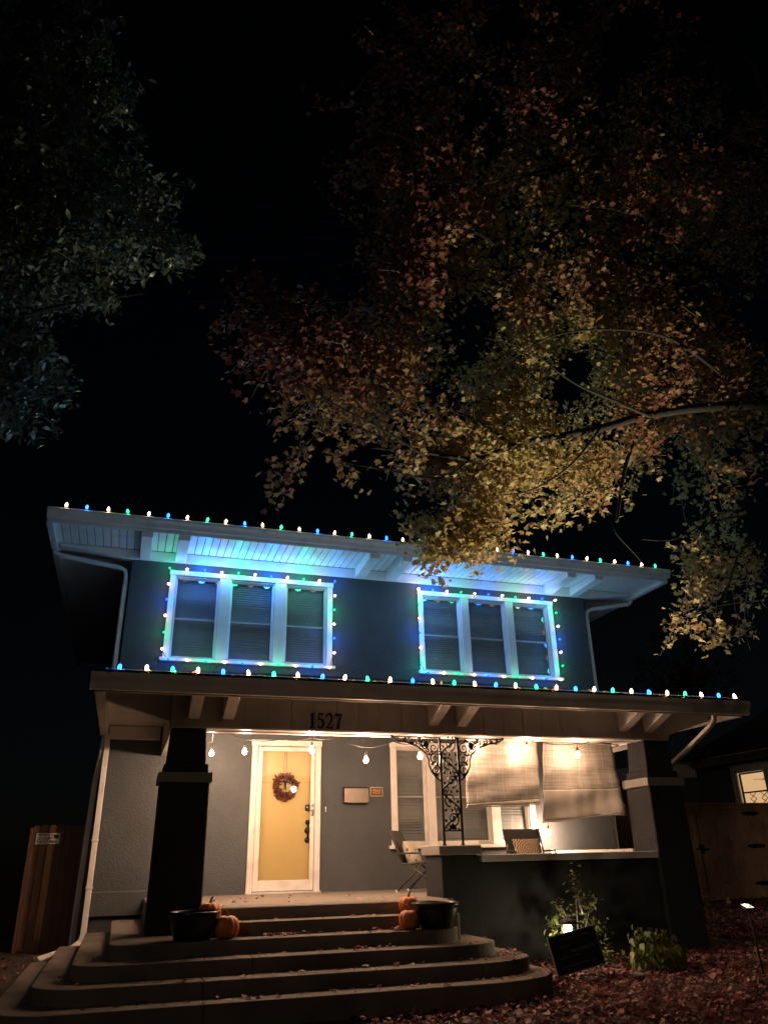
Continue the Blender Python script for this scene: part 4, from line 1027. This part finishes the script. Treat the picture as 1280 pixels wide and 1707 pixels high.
def foliage_part(name, pos, nr, size, cols, kind, m, parent, base, spin=None):
    n = len(pos); spin = rng.uniform(0,6.28,n) if spin is None else spin
    me = leaves_mesh(name, pos-np.array(base), rot_from(nr, spin), size, cols, kind)
    return tag(place(name, me, m, parent, base), kind='stuff')
def shrub(name, label, base, stems, leaf_n, lsize, cols, kind, cat='shrub', spread=.06):
    base = Vector(base); t = thing(name, base, label, cat); P, Nn = [], []
    for st_ in stems:
        pts = [base+Vector(p) for p in st_]
        part('stem', MB().tube(pts, [.009*(1-.75*i/(len(pts)-1)) for i in range(len(pts))], 6), 'twig', t, smooth=True)
        for q in range(leaf_n):
            f_ = .25+.75*random.random()**.7; x_ = f_*(len(pts)-1); i = min(int(x_), len(pts)-2)
            p = pts[i].lerp(pts[i+1], x_-i)+Vector([random.gauss(0,spread) for _ in range(3)]); P.append(p[:]); Nn.append((random.gauss(0,.6), random.gauss(-.5,.5), random.gauss(.5,.5)))
    P, Nn = np.array(P), np.array(Nn); n = len(P)
    foliage_part('foliage', P, Nn, rng.uniform(.7,1.25,n)*lsize, mixcol(rng.random(n), cols), kind, 'shrub', t, base)
b = at(962,1572,9.35); b.z = zg(b.x,b.y)
shrub('tall_shrub', 'tall thin-stemmed shrub behind the yard sign and lantern', b,
      [[(0,0,0),(.02,0,.3),(.05,.02,.6),(.06,.0,.85),(.04,0,1.0)],[(.03,0,0),(.08,0,.3),(.18,-.02,.55),(.28,0,.72)],[(-.02,0,0),(-.08,0,.25),(-.20,0,.45),(-.34,-.05,.52)],[(.03,0,0),(.12,0,.25),(.30,0,.40),(.42,0,.42)],[(-.05,0,0),(-.18,-.05,.2),(-.34,-.08,.32),(-.40,-.1,.28)],[(0,0,.1),(-.06,0,.4),(-.14,0,.6),(-.2,0,.66)]],
      58, .07, [(.05,.08,.025),(.09,.13,.04),(.12,.13,.05),(.07,.06,.03)], 'oval', spread=.055)
b = at(1002,1590,9.2); b.z = zg(b.x,b.y)
shrub('small_plant', 'small sprawling plant at the right edge of the yard sign', b,
      [[(0,0,0),(.05,0,.12),(.10,0,.22)],[(0,0,0),(-.06,0,.1),(-.08,0,.2)],[(0,0,0),(.14,0,.08),(.24,0,.10)],[(0,0,0),(.02,-.05,.1),(.05,-.1,.14)]],
      40, .05, [(.09,.11,.04),(.15,.15,.06),(.16,.12,.05)], 'oval', spread=.045)
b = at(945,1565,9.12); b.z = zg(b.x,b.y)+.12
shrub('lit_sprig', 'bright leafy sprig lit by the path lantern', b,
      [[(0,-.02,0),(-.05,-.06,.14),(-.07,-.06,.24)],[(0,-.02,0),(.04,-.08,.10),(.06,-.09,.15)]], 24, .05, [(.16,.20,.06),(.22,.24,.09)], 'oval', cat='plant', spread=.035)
# drooping broad-leaved perennial
b = at(1095,1605,8.9); b.z = zg(b.x,b.y)
t = thing('drooping_plant', b, 'low mound of drooping broad yellow-green leaves before the porch wall', 'plant')
pos, nr, h_ = [], [], []
tips = [(-.30,-.10,.14),(-.20,-.16,.20),(-.06,-.20,.18),(.10,-.18,.16),(.24,-.10,.15),(-.22,.02,.30),(-.05,-.04,.34),(.10,.0,.33),(.24,.04,.27),(-.12,.10,.40),(.05,.12,.37),(.18,.14,.34),(.34,.02,.17)]
for q, (dx, dy, dz) in enumerate(tips):
    for j in range(16 if dz < .25 else 26):
        a_ = random.uniform(0, 2*pi); rr_ = random.uniform(.02,.10)
        pos.append((b.x+dx+rr_*cos(a_), b.y+dy+rr_*sin(a_), b.z+dz+random.uniform(-.10,.05))); nr.append((cos(a_)+dx*2, sin(a_)+dy*2-.3, random.uniform(.1,.7))); h_.append(min(1, max(0, (dz-.12)/.26+random.uniform(-.15,.15))))
pos, nr, h_ = np.array(pos), np.array(nr), np.array(h_); n = len(pos)
tv, tf = leaf_template('broad')
# leaf tips hang downwards: build frames with local y pointing down the slope
nn = nr/np.linalg.norm(nr,axis=1,keepdims=True); dn = np.array([[0,0,-1.]])+rng.normal(0,.25,(n,3)); yv = dn-nn*(dn*nn).sum(1,keepdims=True); yv /= np.linalg.norm(yv,axis=1,keepdims=True); xv = np.cross(yv,nn)
me_cols = mixcol(np.clip(h_*.6+.4*rng.random(n),0,1), [(.22,.23,.06),(.15,.18,.05),(.10,.12,.045),(.075,.085,.04)])
me = leaves_mesh('foliage', pos-np.array(b), np.stack([xv,yv,nn],2), rng.uniform(.07,.13,n)*(1.25-.75*h_), me_cols, 'broad')
tag(place('foliage', me, 'shrub', t, b), kind='stuff')
for dx, dy, dz in tips:
    part('stem', MB().tube([b+Vector((dx*.2,dy*.2,0)), b+Vector((dx*.5,dy*.5,dz*.7)), b+Vector((dx,dy,dz))], [.009,.007,.004], 6), 'twig', t)
b = at(1192,1540,11.0); b.z = zg(b.x,b.y)
shrub('fence_weed', 'dim leafy plant growing right of the right pillar', b,
      [[(0,0,0),(.02,0,.3),(-.05,0,.55)],[(.15,0,0),(.2,0,.25),(.28,0,.42)],[(-.1,0,0),(-.16,0,.3),(-.2,0,.5)],[(.3,0,0),(.4,0,.2),(.5,0,.25)]], 40, .075, [(.10,.09,.04),(.16,.12,.05),(.08,.08,.04)], 'oval', cat='plant', spread=.08)
for (u, v, yy, s_, lab) in ((1065,1612,8.55,.16,'flat edging stone below the drooping plant'),(1178,1604,8.9,.15,'dark edging stone right of the drooping plant'),(1262,1600,9.0,.13,'edging stone under the garden spotlight'),(1025,1605,8.9,.12,'edging stone beside the yard sign')):
    p = at(u,v,yy); p.z = zg(p.x,p.y)-.02; rr = random.Random(u)
    mb = MB(); bm = bmesh.new(); bmesh.ops.create_icosphere(bm, subdivisions=2, radius=1)
    for vv in bm.verts:
        k_ = 1+.22*sin(vv.co.x*4+u)+.16*cos(vv.co.y*5+u)+rr.uniform(-.05,.05); vv.co = Vector((vv.co.x*s_*1.25*k_, vv.co.y*s_*.7*k_, max(-.3,min(.8,vv.co.z*k_))*s_*.62))
    mb.add([v_.co+p for v_ in bm.verts], [tuple(x_.index for x_ in f.verts) for f in bm.faces]); bm.free()
    tag(part('edging_stone', mb, 'stone'), lab, 'stone', 'garden edging stones')

# ------------------------------------------------------------------ fallen leaves
def step_top(x, y):
    """height of the walking surface (steps or ground)"""
    if .99 < x < 3.82 and 9.56 < y < 12.6: return ZF
    if .9 < x < 7.0 and 10.2 < y < 12.6: return ZF
    for k, xl, xr in ((1,1.0,3.8),(2,.03,3.70),(3,-.29,4.06),(4,-.6,4.34),(5,-.89,4.48)):
        yf = 9.55-.338*k; r_ = .5 if k > 3 else .3
        if xl < x < xr and yf+.02 < y < 9.79:
            dx = max(0, xl+r_-x, x-(xr-r_)); dy = max(0, yf+r_-y)
            if k > 1 and dx*dx+dy*dy > r_*r_: continue
            return zk(k)
    return None
P, Z = [], []
def scatter(n, x0, x1, y0, y1, dens):
    c = 0
    while c < n:
        x, y = random.uniform(x0,x1), random.uniform(y0,y1)
        if random.random() > dens(x,y): continue
        s_ = step_top(x,y); P.append((x,y)); Z.append((s_ if s_ is not None else zg(x,y)+.015*sin(x*3.1+y)*cos(y*2.3))+random.uniform(.004,.012 if s_ else .05)); c += 1
def blocked(x, y):
    if y > 9.80 and x > 3.8 and y < 10.2: return True
    return y > 9.78 and .0 < x < 8.4 or (y > 12.7 and -.4 < x < 8.4)
# piled on the lawn to the right
scatter(23000, 1.5, 14, 5.6, 15.2, lambda x,y: 0 if (blocked(x,y) or step_top(x,y) is not None) else ((.45+.55*(.5+.5*sin(x*1.7+1.3*sin(y*1.1))*cos(y*1.9+x*.6)))*min(1, max(.0,(x-2.0-max(0,(7.4-y))*-.3)/1.2))*(1 if y < 11 else .35)))
scatter(450, -3.5, 1.5, 6.0, 14, lambda x,y: 0 if (step_top(x,y) is not None or x > -.35 and y > 12 or blocked(x,y)) else .6)
ns = len(P)
# drifted on the treads, mostly against the risers
for k, xl, xr, n_ in ((0,1.1,3.7,30),(1,1.1,3.75,20),(2,.2,3.6,30),(3,.0,3.9,30),(4,-.3,4.2,42),(5,-.5,4.5,70)):
    for q in range(n_):
        x = xl+(xr-xl)*(random.random() if k < 2 else random.random()**.75); y = 9.55-.338*k+random.uniform(.03,.32)
        if k == 0: y = random.uniform(9.6,12.3)
        if step_top(x,y) is None: continue
        P.append((x,y)); Z.append(step_top(x,y)+random.uniform(.006,.016))
for cx_, cy_, k, n_ in ((3.0,9.02,2,26),(1.9,9.1,2,18),(1.55,9.03,2,12),(4.25,8.7,4,30),(4.3,8.95,4,24),(2.6,8.65,3,12),(4.48,8.9,5,30),(-.2,8.9,4,8)):
    for q in range(n_):
        x, y = random.gauss(cx_,.12), random.gauss(cy_,.045)
        s_ = step_top(x,y)
        if s_ is None: continue
        P.append((x,y)); Z.append(s_+random.uniform(.006,.03))
P, Z = np.array(P), np.array(Z); n = len(P); pos = np.column_stack([P, Z])
nr = np.column_stack([rng.normal(0,.45,(n,2)), np.ones(n)]); nr[ns:, :2] *= .5
tt = np.clip(rng.random(n)*.8+.2*vnoise(pos,1.5,3), 0, 1)
cols = mixcol(tt, [(.19,.056,.064),(.30,.096,.104),(.20,.078,.084),(.37,.185,.178),(.62,.45,.42)])
me = leaves_mesh('fallen_leaves', pos, rot_from(nr, rng.uniform(0,6.28,n)), np.clip(rng.lognormal(-3.0,.32,n),.025,.095)*np.where(np.arange(n)<ns,1,.85), cols, 'litter')
tag(place('fallen_leaves', me, 'litter', None, (0,0,0)), 'red and brown fallen leaves carpeting the yard and scattered on the steps', 'leaves', kind='stuff')
# fallen leaves caught in the porch gutter between the bulbs
n = 260; xs_ = rng.uniform(PXL,PXR,n); pos = np.column_stack([xs_, PY-.06+rng.normal(0,.03,n), 3.485+np.abs(rng.normal(0,.012,n))])
me = leaves_mesh('gutter_leaves', pos, rot_from(rng.normal(0,.6,(n,3))+[0,-.3,1], rng.uniform(0,6.28,n)), rng.uniform(.04,.08,n), mixcol(rng.random(n), [(.12,.05,.03),(.25,.10,.05),(.3,.2,.1)]), 'litter')
tag(place('gutter_leaves', me, 'litter', None, (0,0,0)), 'dry leaves caught along the porch gutter among the bulbs', 'leaves', kind='stuff')

# ------------------------------------------------------------------ trees
def limb(t, pts, r0, r1, name='limb', m='bark', n=8):
    # smooth the polyline
    pts = [Vector(p) for p in pts]; out = []
    for i in range(len(pts)-1):
        p0, p1, p2, p3 = pts[max(i-1,0)], pts[i], pts[i+1], pts[min(i+2,len(pts)-1)]
        for k in range(5):
            s_ = k/5; out.append(.5*((2*p1)+(p2-p0)*s_+(2*p0-5*p1+4*p2-p3)*s_*s_+(3*p1-p0-3*p2+p3)*s_**3))
    out.append(pts[-1]); L = len(out)
    o = part(name, MB().tube(out, [r0+(r1-r0)*i/(L-1) for i in range(L)], n), m, t, smooth=True); return out
def grow(lobes, seed, leaves_per, size, gap=-.35, gscale=1.6, tw=.45, droop=.35):
    """twigs filling world-space ellipsoids; returns twig polylines and leaf positions"""
    r_ = np.random.default_rng(seed); tw_, LP, LN = [], [], []
    for (c, rad, n, dr) in lobes:
        c = np.array(c); rad = np.array(rad)
        d = r_.normal(size=(n,3)); d /= np.linalg.norm(d,axis=1,keepdims=True); d *= r_.random((n,1))**(1/2.4)
        P_ = c+d*rad; keep = vnoise(P_, gscale, seed) > gap; P_ = P_[keep]; d = d[keep]
        for p, q in zip(P_, d):
            dirn = q*.8+r_.normal(0,.5,3)+np.array([-.25,0,-droop*dr]); dirn /= np.linalg.norm(dirn)
            L_ = tw*r_.uniform(.6,1.3); pts = [p-dirn*L_*.5, p-dirn*.1*L_+r_.normal(0,.03,3), p+dirn*L_*.5+np.array([0,0,-.08*dr])]; tw_.append(pts)
            for k in range(leaves_per):
                f_ = r_.random(); b = pts[0]*(1-f_)+pts[2]*f_
                LP.append(b+r_.normal(0,.075,3)); LN.append(r_.normal(0,.7,3)+np.array([0,0,.75]))
    return tw_, np.array(LP), np.array(LN)
def twig_mesh(tw_, r=.004):
    mb = MB()
    for pts in tw_: mb.tube(pts, [r*1.3, r, r*.45], 3, caps=False)
    return mb

# maple whose trunk stands in the yard right of the frame
mt = thing('maple_tree', (9.6, 6.6, .2), 'autumn maple with red and yellow leaves reaching over the roof from the right', 'tree')
crotch = Vector((9.5, 6.6, 4.2))
limb(mt, [(9.6,6.6,-.1),(9.62,6.62,1.5),(9.55,6.6,3.0),crotch,(9.3,6.7,6.5),(9.1,6.8,9.0),(9.0,6.9,12)], .27, .06, 'trunk', n=14)
def A(u, v, y): return at(u, v, y)
mapleLimbs = [
 ([crotch, A(1400,720,7.0), A(1280,692,7.1), A(1170,700,7.2), A(1060,715,7.25), A(980,732,7.3), A(900,748,7.35), A(840,765,7.4), A(775,780,7.5), A(690,778,7.6), A(610,770,7.6)], .085, .012),
 ([A(1400,720,7.0), A(1280,700,7.4), A(1240,682,7.6), A(1180,650,7.7), A(1120,632,7.8), A(1050,622,7.9), A(960,610,7.9), A(860,640,7.9)], .05, .008),
 ([Vector((9.35,6.65,5.8)), A(1330,560,7.0), A(1200,490,7.2), A(1130,470,7.3), A(1060,475,7.3), A(980,490,7.3), A(900,510,7.4), A(840,540,7.4), A(760,590,7.5)], .075, .010),
 ([A(1200,490,7.2), A(1120,480,7.4), A(1050,492,7.5), A(960,510,7.6), A(900,550,7.7)], .035, .008),
 ([A(1140,668,7.5), A(1100,705,7.7), A(1050,738,7.8), A(1028,780,7.8), A(1012,830,7.8), A(998,882,7.8)], .038, .020),
 ([A(840,765,7.4), A(790,730,7.3), A(720,705,7.2), A(650,680,7.2), A(580,640,7.1)], .022, .006),
 ([A(775,780,7.5), A(720,810,7.7), A(640,805,7.8), A(560,800,7.8)], .016, .005),
 ([A(1330,860,7.4), A(1280,892,7.6), A(1235,915,7.7), A(1205,940,7.8), A(1190,985,7.85), A(1172,1040,7.9)], .022, .006),
 ([A(1330,860,7.4), A(1275,880,7.9), A(1220,875,8.0), A(1160,882,8.1), A(1100,912,8.1), A(1050,912,8.1)], .016, .005),
 ([Vector((9.2,6.75,8.0)), A(1250,300,6.8), A(1150,270,6.8), A(1020,280,6.7), A(900,310,6.6), A(780,330,6.6), A(660,350,6.6)], .06, .008),
 ([Vector((9.1,6.8,9.5)), A(1230,130,6.6), A(1080,120,6.5), A(920,130,6.4), A(760,150,6.4)], .05, .008),
 ([A(900,510,7.4), A(800,500,7.2), A(700,480,7.1), A(600,460,7.0), A(520,480,7.0)], .02, .005),
 ([A(998,882,7.8), A(1010,905,7.8), A(1040,940,7.9), A(1050,965,7.9)], .007, .003),
]
mapleLimbs += [
 ([A(1060,715,6.9), A(1000,690,6.7), A(930,660,6.6), A(860,610,6.5), A(790,585,6.5)], .02, .005),
 ([A(980,732,6.9), A(930,790,7.0), A(860,830,7.1), A(790,850,7.2)], .016, .005),
 ([A(1130,470,6.8), A(1080,410,6.5), A(1010,380,6.4), A(930,370,6.3)], .02, .006),
 ([A(900,510,6.9), A(850,480,6.6), A(800,430,6.5), A(740,400,6.4)], .016, .005),
 ([A(1180,650,7.0), A(1100,590,6.6), A(1010,570,6.4), A(900,590,6.3), A(800,640,6.4)], .022, .005),
 ([A(690,778,7.2), A(620,735,7.0), A(540,700,6.9), A(460,640,6.9), A(400,590,6.9)], .013, .004),
 ([A(650,680,7.0), A(560,600,6.8), A(480,560,6.8), A(400,530,6.8)], .011, .004)]
for pts, r0, r1 in mapleLimbs:
    limb(mt, [p+Vector((random.gauss(0,.02),-.3,random.gauss(0,.03))) if p.x < 8.9 else p for p in map(Vector, pts)], r0, r1, 'limb', n=7)
# bare hanging twigs at the lower right
for pts in ([A(1205,940,7.8), A(1195,990,7.9), A(1190,1060,7.9)], [A(1235,915,7.7), A(1245,960,7.8), A(1240,1040,7.8), A(1250,1085,7.8)], [A(1180,985,7.9), A(1160,1020,7.9), A(1150,1060,8.0)],
            [A(1160,882,8.1), A(1190,905,8.0), A(1215,960,8.0), A(1225,1020,8.0)], [A(1280,960,7.8), A(1230,975,7.9), A(1150,965,8.0), A(1090,950,8.1)], [A(1270,1000,7.8), A(1200,1010,7.9), A(1140,1030,8.0)]):
    limb(mt, pts, .008, .003, 'bare_twig', 'twig', n=5)
def lobe(u, v, y, ru, rv, ry, n, dr=1.0):
    c = at(u,v,y); s_ = proj(c)[2]/FPX; return (c[:], (ru*s_, ry, rv*s_), n, dr)
ML = [lobe(1010,600,7.5,330,180,1.3,640), lobe(720,560,7.2,200,150,1.0,250), lobe(540,600,7.0,160,90,.7,105), lobe(470,520,7.0,110,60,.5,30), lobe(650,700,7.4,180,90,.8,140), lobe(850,770,7.8,190,110,.9,340),
      lobe(550,790,7.7,100,40,.4,40), lobe(790,890,8.0,120,50,.5,85), lobe(730,915,8.1,50,30,.3,26), lobe(880,945,8.1,60,36,.3,40), lobe(810,925,8.1,90,36,.4,44), lobe(1160,780,7.9,150,110,.9,130), lobe(1130,920,8.0,50,80,.4,42), lobe(1105,1035,8.1,50,22,.3,12), lobe(1215,1055,7.9,40,18,.3,6), lobe(1250,930,7.9,50,90,.4,14),
      lobe(980,320,6.8,330,190,1.2,320), lobe(700,350,6.8,170,150,1.0,150), lobe(920,90,6.4,330,160,1.2,190), lobe(650,150,6.4,110,130,.8,32), lobe(1230,850,7.9,60,90,.5,50), lobe(1180,960,8.0,60,50,.4,22), lobe(1200,300,7.2,160,220,1.0,190)]
tw_, LP, LN = grow(ML, 11, 19, .09, gap=-.42, gscale=1.7, tw=.46, droop=.45)
n = len(LP)
# leaf colour drifts from red at the tips of the left limbs to yellow on the right
pxy = LP@np.array(_r2)
tcol = .62+.20*vnoise(LP,.9,5)+.15*vnoise(LP,2.3,6)+.13*rng.normal(0,1,n)+np.clip((pxy-1.9)*.11,-.5,.12)+np.clip((LP[:,1]-7.2)*.30,-.38,.22)  # last term paints in backlight by depth: near leaves dark red, far ones yellow
cols = mixcol(np.clip(tcol,0,1), [(.20,.062,.05),(.23,.085,.055),(.25,.125,.06),(.38,.25,.09),(.48,.37,.14),(.36,.33,.13)])
sz = rng.uniform(.042,.098,n); Rm = rot_from(LN, rng.uniform(0,6.28,n))
# the 220 leaves that show largest become leaves of their own
q = LP-np.array([0,0,CAMZ]); dep = q@np.array(_f); uu = 640+FPX*(q@np.array(_r2))/dep; vv = 853.5-FPX*(q@np.array(_u2))/dep
score = np.where((uu>0)&(uu<1280)&(vv>0)&(vv<1707), sz/dep, 0); big = np.argsort(-score)[:220]
msk = np.ones(n,bool); msk[big] = False
me = leaves_mesh('crown', (LP-np.array([9.6,6.6,.2]))[msk], Rm[msk], sz[msk], cols[msk], 'maple')
tag(place('crown', me, 'maple', mt, (9.6,6.6,.2)), kind='stuff')
pal = [(.20,.062,.05),(.235,.095,.055),(.30,.18,.08),(.40,.29,.12),(.35,.31,.13)]
LM = [leaves_mesh('leaf', np.zeros((1,3)), np.eye(3)[None], np.ones(1), np.array([c]), 'maple') for c in pal]
for me in LM: me.materials.append(M['maple'])
for i in big:
    j = int(np.argmin([np.linalg.norm(cols[i]-np.array(c)) for c in pal]))
    o = place('leaf', LM[j], None, mt, LP[i]); R3 = Matrix([list(r) for r in Rm[i]]); o.rotation_euler = R3.to_euler(); o.scale = (sz[i],)*3
tag(part('twigs', twig_mesh(tw_), 'twig', mt), kind='stuff')

# broad-leaved evergreen at the left edge
et = thing('evergreen_tree', (-6.2, 9.0, .2), 'dark glossy-leaved evergreen tree at the upper left edge', 'tree')
limb(et, [(-6.2,9,-.1),(-6.15,9,2),(-6.0,9,5),(-5.6,9.1,8),(-5.4,9.1,12)], .24, .05, 'trunk', n=12)
for pts, r0, r1 in (([(-6.0,9,4.6), A(-60,560,8.8), A(60,520,8.7), A(160,500,8.6), A(240,490,8.5)], .05, .008), ([(-5.9,9,5.6), A(-60,420,8.8), A(80,390,8.6), A(200,385,8.5), A(300,390,8.4)], .05, .008),
                    ([(-5.7,9,7.2), A(-40,250,8.8), A(80,180,8.6), A(190,120,8.5)], .04, .008), ([(-6.1,9,3.9), A(-80,640,8.9), A(0,660,8.8), A(60,690,8.7)], .04, .008), ([(-5.9,9,6.2), A(-40,330,8.8), A(60,300,8.8), A(160,300,8.7)], .035,.006)):
    limb(et, pts, r0, r1, 'limb', n=7)
EL = [lobe(60,40,8.7,140,80,.8,110,.4), lobe(110,310,8.7,190,150,.9,380,.4), lobe(200,400,8.5,130,70,.6,170,.4), lobe(130,470,8.6,140,60,.7,160,.4), lobe(40,640,8.8,80,100,.6,130,.5), lobe(130,140,8.6,110,70,.7,130,.4), lobe(20,460,8.9,80,200,.8,130,.4), lobe(20,130,8.9,90,120,.8,60,.4)]
tw_, LP, LN = grow(EL, 23, 13, .1, gap=-.25, gscale=2.2, tw=.34, droop=.15)
n = len(LP)
me = leaves_mesh('crown', LP-np.array([-6.2,9,.2]), rot_from(LN, rng.uniform(0,6.28,n)), rng.uniform(.08,.15,n), mixcol(rng.random(n), [(.075,.10,.065),(.10,.135,.09),(.15,.17,.12)]), 'oval')
tag(place('crown', me, 'evergreen', et, (-6.2,9,.2)), kind='stuff')
tag(part('twigs', twig_mesh(tw_, .005), 'twig', et), kind='stuff')

# dim tree beyond the gate
bt = thing('background_tree', (19.5, 24, .5), 'dim tree beyond the neighbouring house at the right edge', 'tree')
limb(bt, [(19.5,24,.3),(19.5,24,4),(19.3,24,8)], .25, .08, 'trunk', n=10)
BL = [(Vector((19.5,23.5,7.6))[:], (2.2,1.5,1.6), 120, .3), (Vector((18.2,23,6.9))[:], (1.4,1.0,.9), 60, .3)]
tw_, LP, LN = grow(BL, 5, 14, .12, gap=-.4, gscale=1.2, tw=.8, droop=.2); n = len(LP)
me = leaves_mesh('crown', LP-np.array([19.5,24,.5]), rot_from(LN, rng.uniform(0,6.28,n)), rng.uniform(.14,.22,n), mixcol(rng.random(n), [(.08,.06,.03),(.14,.10,.04),(.1,.1,.05)]), 'oval')
tag(place('crown', me, 'maple', bt, (19.5,24,.5)), kind='stuff')
